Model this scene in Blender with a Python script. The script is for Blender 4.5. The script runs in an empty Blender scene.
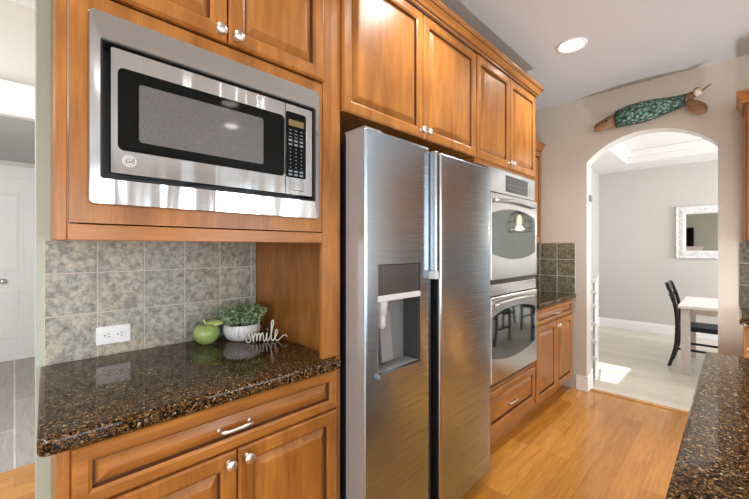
import bpy, bmesh, math, random
from mathutils import Vector, Matrix
R = random.Random(7)
PI = math.pi
scene = bpy.context.scene
COL = scene.collection

# ------------------------------------------------------------------ camera
cam_d = bpy.data.cameras.new('camera')
cam = bpy.data.objects.new('camera', cam_d)
COL.objects.link(cam)
cam_d.sensor_width = 36.0
cam_d.lens = 360.0 / 749.0 * 36.0
cam_d.shift_y = -1.5 / 749.0
cam_d.clip_start = 0.02
cam.location = (0, 0, 1.354)
cam.rotation_euler = (PI / 2, 0, -PI / 4)
scene.camera = cam

# ------------------------------------------------------------------ world, lights, exposure
scene.view_settings.view_transform = 'Standard'
scene.view_settings.look = 'None'
scene.view_settings.gamma = 1.0
scene.view_settings.use_curve_mapping = False
scene.view_settings.exposure = 0.15
world = bpy.data.worlds.new('sky')
scene.world = world
world.use_nodes = True
world.node_tree.nodes['Background'].inputs[0].default_value = (0.90, 0.95, 1.0, 1)
world.node_tree.nodes['Background'].inputs[1].default_value = 1.5


def light(name, kind, loc, target, energy, color=(1, 1, 1), **kw):
    d = bpy.data.lights.new(name, kind)
    d.energy = energy
    d.color = color
    for k, v in kw.items():
        setattr(d, k, v)
    o = bpy.data.objects.new(name, d)
    COL.objects.link(o)
    o.location = loc
    o.rotation_euler = (Vector(target) - Vector(loc)).to_track_quat('-Z', 'Y').to_euler()
    return o


# sun, coming through the small dining window
light('sun', 'SUN', (4.58, 4.0, 5.2), (4.58, 4.0 - 0.676, 5.2 - 1.17), 9.0, (1.0, 0.96, 0.9), angle=0.02)
# area lamps standing in for daylight at unseen, added kitchen and dining windows
for wx in (-2.6, 0.2, 3.0):
    light('window_daylight', 'AREA', (wx, -4.40, 1.25), (wx, 0, 1.25), 64, (0.85, 0.93, 1.0), shape='RECTANGLE', size=1.6, size_y=2.1)
light('window_daylight', 'AREA', (-4.45, -1.6, 1.3), (0, -0.2, 1.25), 95, (0.87, 0.94, 1.0), shape='RECTANGLE', size=2.4, size_y=2.0)
light('window_daylight', 'AREA', (5.6, -3.35, 1.5), (5.6, 0, 1.2), 172, (0.90, 0.95, 1.0), shape='RECTANGLE', size=2.2, size_y=1.7)
# area lamp added to brighten the hall, on a wall without a window
light('hall_daylight', 'AREA', (-1.38, 3.2, 1.7), (0.3, 4.2, 1.4), 88, (0.95, 0.98, 1.0), shape='RECTANGLE', size=1.6, size_y=1.7)
# sun glint thrown up from the floor between island and range side
light('floor_glint', 'SPOT', (3.1, -0.02, 0.05), (3.0, 0.3, 2.78), 110, (0.97, 0.97, 1.0), spot_size=2.0, spot_blend=0.9, shadow_soft_size=0.03)

# ------------------------------------------------------------------ materials


class NT:
    def __init__(s, name):
        s.m = bpy.data.materials.new(name)
        s.m.use_nodes = True
        s.t = s.m.node_tree
        s.b = s.t.nodes['Principled BSDF']

    def n(s, kind, **kw):
        nd = s.t.nodes.new(kind)
        for k, v in kw.items():
            setattr(nd, k, v)
        return nd

    def l(s, a, b):
        s.t.links.new(a, b)

    def pos(s, scale=(1, 1, 1), loc=(0, 0, 0)):
        g = s.n('ShaderNodeNewGeometry')
        mp = s.n('ShaderNodeMapping')
        mp.inputs['Scale'].default_value = scale
        mp.inputs['Location'].default_value = loc
        s.l(g.outputs['Position'], mp.inputs['Vector'])
        return mp.outputs['Vector']

    def noise(s, vec, scale=1, detail=4, rough=0.5, dist=0):
        nd = s.n('ShaderNodeTexNoise')
        nd.inputs['Scale'].default_value = scale
        nd.inputs['Detail'].default_value = detail
        nd.inputs['Roughness'].default_value = rough
        nd.inputs['Distortion'].default_value = dist
        s.l(vec, nd.inputs['Vector'])
        return nd.outputs['Fac']

    def ramp(s, fac, stops, interp='LINEAR'):
        nd = s.n('ShaderNodeValToRGB')
        cr = nd.color_ramp
        cr.interpolation = interp
        while len(cr.elements) < len(stops):
            cr.elements.new(0.5)
        for e, (p, c) in zip(cr.elements, stops):
            e.position = p
            e.color = (c[0], c[1], c[2], 1) if not isinstance(c, (int, float)) else (c, c, c, 1)
        s.l(fac, nd.inputs['Fac'])
        return nd.outputs['Color']

    def mix(s, a, b, fac, mode='MIX'):
        nd = s.n('ShaderNodeMix', data_type='RGBA', blend_type=mode)
        for sock, v in ((nd.inputs[0], fac), (nd.inputs[6], a), (nd.inputs[7], b)):
            if isinstance(v, (int, float)):
                sock.default_value = v
            elif isinstance(v, tuple):
                sock.default_value = (v[0], v[1], v[2], 1)
            else:
                s.l(v, sock)
        return nd.outputs[2]

    def bump(s, h, strength=0.2, dist=0.01):
        nd = s.n('ShaderNodeBump')
        nd.inputs['Strength'].default_value = strength
        nd.inputs['Distance'].default_value = dist
        s.l(h, nd.inputs['Height'])
        s.l(nd.outputs['Normal'], s.b.inputs['Normal'])

    def set(s, **kw):
        for k, v in kw.items():
            sock = s.b.inputs[k.replace('_', ' ')]
            if isinstance(v, (int, float)):
                sock.default_value = v
            elif isinstance(v, tuple):
                sock.default_value = (*v, 1) if len(v) == 3 else v
            else:
                s.l(v, sock)
        return s


def plain(name, col, rough=0.5, metal=0.0, noise_amt=0.04, scale=30, **kw):
    s = NT(name)
    f = s.noise(s.pos(), scale, 3)
    lo = tuple(max(0, c * (1 - noise_amt)) for c in col)
    hi = tuple(min(1, c * (1 + noise_amt)) for c in col)
    s.set(Base_Color=s.ramp(f, [(0.3, lo), (0.7, hi)]), Roughness=rough, Metallic=metal, **kw)
    return s.m


def wood(name, axis, light_c, dark_c, rough=0.33, coat=0.2):
    s = NT(name)
    sc = [8, 8, 8]
    sc[axis] = 1.1
    v = s.pos(tuple(sc))
    g = s.noise(v, 1.6, 7, 0.6, 1.3)
    v2 = s.pos(tuple(6.0 if i != axis else 3.0 for i in range(3)))
    bl = s.noise(v2, 1.2, 3, 0.5, 0.4)
    mid = tuple((a + b) / 2 for a, b in zip(light_c, dark_c))
    c1 = s.ramp(g, [(0.27, dark_c), (0.47, mid), (0.68, light_c)])
    c2 = s.ramp(bl, [(0.32, (0.80, 0.77, 0.74)), (0.66, (1.06, 1.05, 1.03))])
    fine = s.noise(s.pos(tuple(260 if i != axis else 6 for i in range(3))), 1, 2)
    c3 = s.mix(s.mix(c1, c2, 1.0, 'MULTIPLY'), s.ramp(fine, [(0.35, 0.80), (0.6, 1.0)]), 0.6, 'MULTIPLY')
    s.set(Base_Color=c3, Roughness=rough, Coat_Weight=coat, Coat_Roughness=0.18, Specular_IOR_Level=0.35)
    s.bump(fine, 0.06, 0.002)
    return s.m


def steel(name, base=(0.60, 0.60, 0.60), rough=0.24, brush=(3, 3, 420), wave=0.0, bstr=0.05):
    s = NT(name)
    f = s.noise(s.pos(brush), 1, 2, 0.6)
    r = s.n('ShaderNodeMapRange')
    s.l(f, r.inputs['Value'])
    r.inputs['To Min'].default_value = rough * 0.8
    r.inputs['To Max'].default_value = rough * 1.2
    s.set(Base_Color=base, Metallic=1.0, Roughness=r.outputs['Result'])
    if wave:
        w = s.noise(s.pos((13, 13, 1.6)), 1, 1, 0.3, 0.3)
        a = s.n('ShaderNodeMath', operation='MULTIPLY_ADD')
        s.l(f, a.inputs[0])
        a.inputs[1].default_value = 0.003
        s.l(w, a.inputs[2])
        s.bump(a.outputs[0], wave, 0.02)
    else:
        s.bump(f, bstr, 0.001)
    return s.m


M = {}
HON_L, HON_D = (0.48, 0.195, 0.040), (0.255, 0.090, 0.016)
M['wood_v'] = wood('honey_maple_upright', 2, HON_L, HON_D)
M['wood_h'] = wood('honey_maple_level', 0, HON_L, HON_D)
M['wood_hy'] = wood('honey_maple_crosswise', 1, HON_L, HON_D)
M['glaze'] = wood('umber_glazed_maple', 2, (0.13, 0.050, 0.018), (0.08, 0.03, 0.012), 0.4, 0.2)
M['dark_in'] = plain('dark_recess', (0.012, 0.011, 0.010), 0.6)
M['steel'] = steel('brushed_steel', (0.43, 0.53, 0.635), 0.26, (2, 2, 900), 0, 0.008)
M['steel'].node_tree.nodes['Principled BSDF'].inputs['Anisotropic'].default_value = 0.6
M['steel'].node_tree.nodes['Principled BSDF'].inputs['Anisotropic Rotation'].default_value = 0.25
M['steel_side'] = plain('grey_door_edge', (0.42, 0.42, 0.43), 0.34, 0.35)
M['steel_wave'] = steel('polished_trim_steel', (0.57, 0.60, 0.62), 0.15, (300, 300, 2), 0.55)
M['steel_oven'] = steel('oven_steel', (0.60, 0.61, 0.62), 0.2, (420, 3, 3), 0, 0.01)
M['steel_handle'] = steel('handle_steel', (0.54, 0.55, 0.55), 0.25, (2, 2, 900), 0, 0.008)
M['chrome'] = steel('satin_nickel', (0.74, 0.72, 0.68), 0.32, (40, 40, 40), 0, 0.0)
M['black_glass'] = plain('black_glass', (0.003, 0.004, 0.004), 0.05, Specular_IOR_Level=0.15)
M['oven_glass'] = plain('oven_mirror_glass', (0.13, 0.14, 0.135), 0.04, 0.9)
M['mw_window'] = NT('microwave_window').m
M['black_plastic'] = plain('black_plastic', (0.018, 0.018, 0.020), 0.32)
M['grey_plastic'] = plain('grey_plastic', (0.25, 0.25, 0.25), 0.4)
M['light_grey'] = plain('pale_grey_plastic', (0.62, 0.62, 0.62), 0.35)
M['button'] = plain('button_print', (0.16, 0.19, 0.22), 0.5)
M['niche'] = plain('niche_grey', (0.20, 0.20, 0.20), 0.3)
M['smoke_panel'] = plain('smoked_panel', (0.16, 0.16, 0.17), 0.22, 0.8)
M['niche_dark'] = plain('niche_charcoal', (0.05, 0.05, 0.05), 0.3)
M['taupe'] = plain('taupe_cabinet_paint', (0.33, 0.31, 0.28), 0.4)
M['white_plastic'] = plain('white_plastic', (0.86, 0.86, 0.85), 0.3)
M['white_paint'] = plain('white_trim_paint', (0.84, 0.83, 0.82), 0.35, 0, 0.02)
M['wall'] = plain('beige_wall_paint', (0.55, 0.49, 0.415), 0.6, 0, 0.03, 60)
M['wall_grey'] = plain('sage_wall_paint', (0.47, 0.515, 0.44), 0.6, 0, 0.03, 60)
M['wall_dining'] = plain('pale_dining_paint', (0.56, 0.53, 0.495), 0.6, 0, 0.02, 60)
M['wall_hall'] = plain('hall_cream_paint', (0.72, 0.68, 0.62), 0.6, 0, 0.02, 60)
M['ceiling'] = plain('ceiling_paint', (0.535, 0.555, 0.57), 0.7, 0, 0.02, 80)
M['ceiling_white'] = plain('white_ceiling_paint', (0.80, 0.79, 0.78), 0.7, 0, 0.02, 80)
M['black_wood'] = plain('black_painted_wood', (0.012, 0.013, 0.018), 0.35)
M['navy_seat'] = plain('navy_seat_pad', (0.012, 0.022, 0.05), 0.45)
M['white_wash'] = plain('whitewashed_wood', (0.66, 0.58, 0.53), 0.5, 0, 0.06, 20)
M['white_top'] = plain('white_tabletop', (0.82, 0.78, 0.75), 0.35)
M['mirror'] = plain('mirror_glass', (0.80, 0.82, 0.82), 0.02, 1.0)
M['rope'] = plain('dark_net_cord', (0.02, 0.025, 0.022), 0.8)
M['shell'] = plain('pale_shell', (0.72, 0.62, 0.48), 0.5)

s = NT('microwave_mesh_window')
v = s.n('ShaderNodeTexVoronoi')
v.inputs['Scale'].default_value = 420
s.l(s.pos(), v.inputs['Vector'])
s.set(Base_Color=s.ramp(v.outputs['Distance'], [(0.2, (0.08, 0.08, 0.08)), (0.6, (0.16, 0.16, 0.16))]), Roughness=0.06, Specular_IOR_Level=0.4, Metallic=0.2)
M['mw_window'] = s.m

s = NT('speckled_granite')
p = s.pos((1, 1, 1))
warp = s.noise(p, 60, 2)
vo = s.n('ShaderNodeTexVoronoi')
vo.inputs['Scale'].default_value = 210
s.l(p, vo.inputs['Vector'])
sep = s.n('ShaderNodeSeparateColor')
s.l(vo.outputs['Color'], sep.inputs[0])
vo2 = s.n('ShaderNodeTexVoronoi')
vo2.inputs['Scale'].default_value = 430
s.l(p, vo2.inputs['Vector'])
sep2 = s.n('ShaderNodeSeparateColor')
s.l(vo2.outputs['Color'], sep2.inputs[0])
big = s.ramp(sep.outputs[0], [(0.0, (0.002, 0.002, 0.0015)), (0.38, (0.012, 0.007, 0.003)), (0.55, (0.08, 0.042, 0.013)), (0.76, (0.19, 0.105, 0.036)), (0.92, (0.33, 0.21, 0.09)), (0.965, (0.34, 0.30, 0.24))], 'CONSTANT')
sml = s.ramp(sep2.outputs[1], [(0.0, (0.002, 0.002, 0.002)), (0.5, (0.075, 0.036, 0.013)), (0.8, (0.20, 0.11, 0.04))], 'CONSTANT')
m1 = s.mix(big, sml, s.ramp(warp, [(0.42, 0.0), (0.58, 0.85)]))
s.set(Base_Color=m1, Roughness=0.04, Specular_IOR_Level=0.2)
M['granite'] = s.m

s = NT('mottled_slate_tile')
a = s.noise(s.pos(), 40, 10, 0.76, 0.3)
b_ = s.noise(s.pos((1, 1, 1), (3, 1, 7)), 5, 4, 0.6)
c = s.ramp(a, [(0.32, (0.15, 0.15, 0.135)), (0.46, (0.32, 0.315, 0.28)), (0.54, (0.47, 0.455, 0.40)), (0.68, (0.66, 0.63, 0.56))])
d = s.ramp(b_, [(0.35, (0.80, 0.86, 0.85)), (0.65, (1.1, 1.0, 0.88))])
s.set(Base_Color=s.mix(c, d, 1.0, 'MULTIPLY'), Roughness=0.42)
s.bump(a, 0.25, 0.004)
M['tile'] = s.m
s = NT('olive_slate_tile')
a = s.noise(s.pos(), 40, 10, 0.76, 0.3)
c = s.ramp(a, [(0.36, (0.05, 0.045, 0.030)), (0.5, (0.16, 0.14, 0.095)), (0.64, (0.30, 0.26, 0.18))])
s.set(Base_Color=c, Roughness=0.35)
s.bump(a, 0.25, 0.004)
M['tile_olive'] = s.m
M['grout'] = plain('tile_grout', (0.60, 0.57, 0.49), 0.8)


def planks(name, c1, c2, mortar, width, row, rough, axis='x', grain=0.35, msize=0.0012):
    s = NT(name)
    g = s.n('ShaderNodeNewGeometry')
    mp = s.n('ShaderNodeMapping')
    if axis == 'y':
        mp.inputs['Rotation'].default_value = (0, 0, PI / 2)
    s.l(g.outputs['Position'], mp.inputs['Vector'])
    br = s.n('ShaderNodeTexBrick')
    br.offset = 0.37
    br.inputs['Scale'].default_value = 1.0
    br.inputs['Color1'].default_value = (*c1, 1)
    br.inputs['Color2'].default_value = (*c2, 1)
    br.inputs['Mortar'].default_value = (*mortar, 1)
    br.inputs['Mortar Size'].default_value = msize
    br.inputs['Mortar Smooth'].default_value = 0.1
    br.inputs['Bias'].default_value = 0.0
    br.inputs['Brick Width'].default_value = width
    br.inputs['Row Height'].default_value = row
    s.l(mp.outputs[0], br.inputs['Vector'])
    gr = s.noise(s.pos((1.6, 18, 1) if axis == 'x' else (18, 1.6, 1)), 1.6, 7, 0.6, 1.6)
    col = s.mix(br.outputs['Color'], s.ramp(gr, [(0.3, (0.72, 0.66, 0.58)), (0.65, (1.06, 1.05, 1.03))]), grain, 'MULTIPLY')
    s.set(Base_Color=col, Roughness=rough, Coat_Weight=0.2, Coat_Roughness=0.12)
    return s.m


M['floor'] = planks('oak_plank_floor', (0.68, 0.315, 0.062), (0.46, 0.190, 0.030), (0.36, 0.16, 0.045), 0.95, 0.125, 0.17, 'x', 0.9)
M['floor_hall'] = planks('grey_tile_floor', (0.46, 0.42, 0.40), (0.36, 0.33, 0.315), (0.70, 0.68, 0.66), 1.9, 0.62, 0.35, 'y', 0.8, 0.006)
M['floor_dining'] = planks('pale_plank_floor', (0.70, 0.65, 0.57), (0.60, 0.55, 0.48), (0.45, 0.40, 0.34), 1.4, 0.14, 0.3, 'y', 0.5)

s = NT('apple_glaze')
s.set(Base_Color=s.ramp(s.noise(s.pos(), 14, 3), [(0.3, (0.30, 0.44, 0.11)), (0.7, (0.46, 0.56, 0.22))]), Roughness=0.3, Coat_Weight=0.3)
M['apple'] = s.m
M['apple_leaf'] = plain('apple_leaf_glaze', (0.50, 0.58, 0.20), 0.3)
s = NT('banded_pot_glaze')
s.set(Base_Color=s.ramp(s.noise(s.pos((18, 18, 8)), 1, 4, 0.6, 2.5), [(0.40, (0.82, 0.81, 0.79)), (0.46, (0.50, 0.53, 0.56)), (0.50, (0.84, 0.82, 0.80)), (0.68, (0.80, 0.77, 0.72)), (0.8, (0.60, 0.50, 0.38))]), Roughness=0.25)
M['pot'] = s.m
s = NT('succulent_green')
s.set(Base_Color=s.ramp(s.noise(s.pos(), 55, 2), [(0.32, (0.06, 0.15, 0.05)), (0.47, (0.24, 0.40, 0.17)), (0.6, (0.60, 0.70, 0.46))]), Roughness=0.5)
M['leaf'] = s.m
M['soil'] = plain('potting_soil', (0.03, 0.022, 0.015), 0.9)
M['sign_metal'] = plain('cream_metal', (0.82, 0.80, 0.68), 0.3, 0.2)
M['driftwood'] = wood('fish_brown_wood', 1, (0.36, 0.20, 0.10), (0.14, 0.065, 0.03), 0.5, 0.1)
s = NT('teal_scales')
vv = s.n('ShaderNodeTexVoronoi')
vv.inputs['Scale'].default_value = 42
s.l(s.pos(), vv.inputs['Vector'])
s.set(Base_Color=s.ramp(vv.outputs['Distance'], [(0.1, (0.34, 0.55, 0.47)), (0.4, (0.17, 0.36, 0.29)), (0.75, (0.03, 0.06, 0.05))]), Roughness=0.5)
s.bump(vv.outputs['Distance'], 0.6, 0.01)
M['scales'] = s.m
s = NT('carved_white_frame')
s.set(Base_Color=s.ramp(s.noise(s.pos((1, 30, 30)), 1, 6, 0.7, 1.5), [(0.35, (0.42, 0.42, 0.43)), (0.5, (0.80, 0.79, 0.78)), (0.8, (0.86, 0.85, 0.84))]), Roughness=0.45)
s.bump(s.noise(s.pos((1, 30, 30)), 1, 6, 0.7, 1.5), 0.5, 0.01)
M['frame_white'] = s.m


def emit(name, col, strength):
    s = NT(name)
    s.set(Base_Color=col, Emission_Color=col, Emission_Strength=strength)
    return s.m


M['lamp'] = emit('lamp_glow', (1.0, 0.95, 0.86), 14)
M['filament'] = emit('filament_glow', (1.0, 0.72, 0.40), 9)
M['clock'] = emit('amber_display', (0.13, 0.095, 0.02), 0.22)
s = NT('window_glass')
tr = s.n('ShaderNodeBsdfTransparent')
gl = s.n('ShaderNodeBsdfGlossy')
gl.inputs['Roughness'].default_value = 0.02
mx = s.n('ShaderNodeMixShader')
mx.inputs[0].default_value = 0.06
s.l(tr.outputs[0], mx.inputs[1])
s.l(gl.outputs[0], mx.inputs[2])
s.l(mx.outputs[0], s.t.nodes['Material Output'].inputs['Surface'])
M['pane'] = s.m
s = NT('daylit_blind')
s.set(Base_Color=(0.9, 0.9, 0.9), Roughness=0.6)

# ------------------------------------------------------------------ mesh helpers


class MB:
    def __init__(s):
        s.bm = bmesh.new()
        s.mats = []

    def mi(s, mat):
        if mat is None:
            return 0
        if mat not in s.mats:
            s.mats.append(mat)
        return s.mats.index(mat)

    def face(s, vs, mi=0, smooth=False):
        try:
            f = s.bm.faces.new(vs)
        except ValueError:
            return
        f.material_index = mi
        f.smooth = smooth

    def box(s, x0, x1, y0, y1, z0, z1, bev=0.0, mat=None, seg=2):
        mi = s.mi(mat)
        t = bmesh.new()
        bmesh.ops.create_cube(t, size=1.0, matrix=Matrix.Translation(((x0 + x1) / 2, (y0 + y1) / 2, (z0 + z1) / 2)) @ Matrix.Diagonal((abs(x1 - x0), abs(y1 - y0), abs(z1 - z0), 1)))
        if bev:
            bmesh.ops.bevel(t, geom=t.edges[:], offset=bev, segments=seg, affect='EDGES', profile=0.5)
        s.merge(t, mi)
        return s

    def merge(s, t, mi=0, smooth=False, xf=None):
        mp = {}
        for v in t.verts:
            mp[v] = s.bm.verts.new(xf @ v.co if xf else v.co)
        for f in t.faces:
            s.face([mp[v] for v in f.verts], mi, smooth or f.smooth)
        t.free()

    def prism(s, pts, lo, hi, axis=2, mat=None, smooth=False):
        """pts: 2D outline in the two other axes (order x,y / x,z / y,z)"""
        mi = s.mi(mat)

        def P(a, b, c):
            return {2: (a, b, c), 1: (a, c, b), 0: (c, a, b)}[axis]
        A = [s.bm.verts.new(P(a, b, lo)) for a, b in pts]
        B = [s.bm.verts.new(P(a, b, hi)) for a, b in pts]
        n = len(pts)
        s.face(A, mi)
        s.face(B, mi)
        for i in range(n):
            s.face([A[i], A[(i + 1) % n], B[(i + 1) % n], B[i]], mi, smooth)
        return s

    def tube(s, pts, r, seg=8, mat=None, cap=True):
        mi = s.mi(mat)
        pts = [Vector(p) for p in pts]
        n = len(pts)
        rs = r if isinstance(r, (list, tuple)) else [r] * n
        rings = []
        up = None
        for i, p in enumerate(pts):
            t = (pts[min(i + 1, n - 1)] - pts[max(i - 1, 0)]).normalized()
            if up is None:
                up = Vector((0, 0, 1)) if abs(t.z) < 0.9 else Vector((1, 0, 0))
            a = t.cross(up)
            if a.length < 1e-5:
                a = t.orthogonal()
            a.normalize()
            b = a.cross(t).normalized()
            up = b
            rings.append([s.bm.verts.new(p + (a * math.cos(k * 2 * PI / seg) + b * math.sin(k * 2 * PI / seg)) * rs[i]) for k in range(seg)])
        for i in range(n - 1):
            for k in range(seg):
                s.face([rings[i][k], rings[i][(k + 1) % seg], rings[i + 1][(k + 1) % seg], rings[i + 1][k]], mi, True)
        if cap:
            s.face(rings[0], mi)
            s.face(rings[-1], mi)
        return s

    def lathe(s, prof, origin=(0, 0, 0), axis=(0, 0, 1), seg=24, mat=None):
        """prof: list of (radius, height along axis)"""
        mi = s.mi(mat)
        q = Vector((0, 0, 1)).rotation_difference(Vector(axis))
        o = Vector(origin)
        rings = []
        for r, h in prof:
            if r < 1e-6:
                rings.append([s.bm.verts.new(o + q @ Vector((0, 0, h)))])
            else:
                rings.append([s.bm.verts.new(o + q @ Vector((r * math.cos(k * 2 * PI / seg), r * math.sin(k * 2 * PI / seg), h))) for k in range(seg)])
        for a, b in zip(rings, rings[1:]):
            for k in range(seg):
                k2 = (k + 1) % seg
                if len(a) == 1 and len(b) == 1:
                    continue
                if len(a) == 1:
                    s.face([a[0], b[k], b[k2]], mi, True)
                elif len(b) == 1:
                    s.face([a[k], a[k2], b[0]], mi, True)
                else:
                    s.face([a[k], a[k2], b[k2], b[k]], mi, True)
        for ring in (rings[0], rings[-1]):
            if len(ring) > 2:
                s.face(ring, mi)
        return s

    def rings(s, rects, F, mats, close_back=True):
        """nested rectangles (x0,x1,z0,z1,depth) bridged; F maps (u, w, d) to world; mats per bridge, last for centre"""
        R_ = []
        for x0, x1, z0, z1, d in rects:
            R_.append([s.bm.verts.new(F(a, b, d)) for a, b in ((x0, z0), (x1, z0), (x1, z1), (x0, z1))])
        for i in range(len(R_) - 1):
            mi = s.mi(mats[i])
            for k in range(4):
                s.face([R_[i][k], R_[i][(k + 1) % 4], R_[i + 1][(k + 1) % 4], R_[i + 1][k]], mi)
        s.face(R_[-1], s.mi(mats[-1]))
        if close_back:
            s.face(R_[0][::-1], s.mi(mats[0]))
        return s

    def build(s, name, mat=None, parent=None, smooth=False, kind=None, mods=None):
        bm = s.bm
        bmesh.ops.recalc_face_normals(bm, faces=bm.faces[:])
        o = Vector((0, 0, 0))
        p = parent
        while p is not None:
            o += p.location
            p = p.parent
        if parent is None and bm.verts:
            xs = [v.co for v in bm.verts]
            loc = Vector(((min(v.x for v in xs) + max(v.x for v in xs)) / 2, (min(v.y for v in xs) + max(v.y for v in xs)) / 2, min(v.z for v in xs)))
            o = loc
        bmesh.ops.translate(bm, verts=bm.verts[:], vec=-o)
        me = bpy.data.meshes.new(name)
        if smooth:
            for f in bm.faces:
                f.smooth = True
        bm.to_mesh(me)
        bm.free()
        for m in (s.mats or [mat]):
            me.materials.append(m)
        ob = bpy.data.objects.new(name, me)
        COL.objects.link(ob)
        if parent is not None:
            ob.parent = parent
        else:
            ob.location = o
        if kind:
            ob['kind'] = kind
        return ob


def thing(name, label, cat, loc=(0, 0, 0), group=None):
    o = bpy.data.objects.new(name, None)
    o.empty_display_size = 0.05
    COL.objects.link(o)
    o.location = loc
    tag(o, label, cat, group)
    return o


def tag(o, label, cat, group=None):
    o['label'] = label
    o['category'] = cat
    if group:
        o['group'] = group
    return o


def copy_tree(o, parent=None):
    c = o.copy()
    COL.objects.link(c)
    if parent is not None:
        c.parent = parent
    for ch in list(o.children):
        copy_tree(ch, c)
    return c


def struct(name, mb, mat, **kw):
    return mb.build(name, mat, kind='structure', **kw)


def BX(*a, **k):
    return MB().box(*a, **k)


def YF(y):      # front plane looking at -Y: u = X, w = Z, d outward
    return lambda u, w, d: (u, y - d, w)


def XF(x):      # front plane looking at -X: u = Y
    return lambda u, w, d: (x - d, u, w)


def raised(name, parent, x0, x1, z0, z1, F, t=0.020, fr=0.054, horiz=None, flat=False, paint=None):
    """raised-panel door or drawer front"""
    wv, wh, gz = M['wood_v'], horiz or M['wood_v'], M['glaze']
    if paint:
        wh = gz = paint
    mb = MB()

    def rc(i, d):
        return (x0 + i, x1 - i, z0 + i, z1 - i, d)
    if flat:
        r = [rc(0, 0), rc(0, t - 0.005), rc(0.006, t), rc(0.02, t)]
        mb.rings(r, F, [wh, wh, wh, wh])
    else:
        r = [rc(0, 0), rc(0, t - 0.006), rc(0.002, t - 0.004), rc(0.007, t), rc(fr - 0.012, t), rc(fr - 0.009, t - 0.002), rc(fr - 0.003, t - 0.005), rc(fr, t - 0.015), rc(fr + 0.004, t - 0.015),
             rc(fr + 0.026, t - 0.001), rc(fr + 0.033, t + 0.000)]
        mb.rings(r, F, [wh, wh, wh, wh, wh, wh, gz, gz, wh, gz if False else wh, wh])
    return mb.build(name, None, parent)


def knob(parent, F, u, w, d0=0.0):
    o = Vector(F(u, w, d0))
    ax = (Vector(F(u, w, 1)) - Vector(F(u, w, 0))).normalized()
    mb = MB().lathe([(0, 0), (0.010, 0), (0.0095, 0.002), (0.006, 0.006), (0.006, 0.013), (0.013, 0.017), (0.017, 0.021), (0.017, 0.025), (0.0145, 0.029), (0, 0.031)], o, ax, 20)
    return mb.build('knob', M['chrome'], parent)


def pull(parent, F, u, w, half=0.048, d0=0.0):
    mb = MB()
    pts = [(-half, 0), (-half, 0.018), (-half * 0.93, 0.025), (-half * 0.5, 0.028), (0, 0.029), (half * 0.5, 0.028), (half * 0.93, 0.025), (half, 0.018), (half, 0)]
    mb.tube([F(u + a, w, d0 + d) for a, d in pts], 0.0056, 10)
    for sgn in (-1, 1):
        o = Vector(F(u + sgn * half, w, d0))
        ax = Vector(F(u, w, 1)) - Vector(F(u, w, 0))
        mb.lathe([(0.008, 0), (0.008, 0.002), (0.005, 0.004)], o, ax, 12)
    return mb.build('pull_handle', M['chrome'], parent)


# ------------------------------------------------------------------ room shell
CZ = 2.78
struct('floor', BX(-4.6, 3.9, -4.5, 3.12, -0.1, 0), M['floor'])
struct('floor_hall', BX(-1.5, 3.9, 3.12, 6.3, -0.1, 0), M['floor_hall'])
struct('floor_dining', BX(3.9, 7.35, -3.45, 1.8, -0.1, 0), M['floor_dining'])
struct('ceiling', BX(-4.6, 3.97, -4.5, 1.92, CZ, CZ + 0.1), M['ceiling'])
struct('ceiling_hall', BX(-1.5, 3.9, 1.92, 4.07, 3.32, 3.42).box(-1.5, 3.9, 1.80, 1.92, CZ + 0.1, 3.42), M['ceiling_white'])
# low hall ceiling beyond the header with its white fascia
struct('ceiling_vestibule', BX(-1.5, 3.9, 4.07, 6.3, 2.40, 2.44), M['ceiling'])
struct('wall_header', BX(-1.5, 3.9, 4.10, 4.2, 2.44, 3.42), M['wall_hall'])
struct('trim_1', BX(-1.5, 3.9, 4.03, 4.10, 2.44, 2.64, 0.004).box(-1.5, 3.9, 4.0, 4.10, 2.62, 2.66, 0.006).box(-1.5, 3.9, 4.015, 4.10, 2.40, 2.45, 0.006), M['white_paint'])

BW = 1.80       # back wall plane of the cabinet run
struct('wall_back', BX(0.056, 3.97, BW, 1.92, 0, CZ), M['wall_grey'])
struct('wall_back_left', BX(-4.6, -1.4, BW, 1.92, 0, CZ), M['wall'])
struct('wall_hall_left', BX(-1.5, -1.4, 1.92, 6.3, 0, 3.42), M['wall_hall'])
struct('wall_hall_right', BX(1.6, 1.7, 1.92, 6.3, 0, 3.42), M['wall_hall'])
# hall end wall with its door
mb = BX(-1.5, -0.78, 6.16, 6.28, 0, 2.44).box(0.18, 1.7, 6.16, 6.28, 0, 2.44).box(-0.78, 0.18, 6.16, 6.28, 2.2, 2.44)
struct('wall_hall_end', mb, M['wall_hall'])
struct('wall_left', BX(-4.7, -4.6, -0.4, 1.92, 0, CZ).box(-4.7, -4.6, -4.5, -2.8, 0, CZ).box(-4.7, -4.6, -2.8, -0.4, 0, 0.3).box(-4.7, -4.6, -2.8, -0.4, 2.3, CZ), M['wall_grey'])
mb = MB()
xs = [-4.6, -3.45, -1.75, -0.65, 1.05, 2.15, 3.85, 3.97]
for i in range(len(xs) - 1):
    if i % 2 == 0:
        mb.box(xs[i], xs[i + 1], -4.6, -4.5, 0, CZ)
    else:
        mb.box(xs[i], xs[i + 1], -4.6, -4.5, 0, 0.12)
        mb.box(xs[i], xs[i + 1], -4.6, -4.5, 2.35, CZ)
struct('wall_front', mb, M['wall'])

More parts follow.
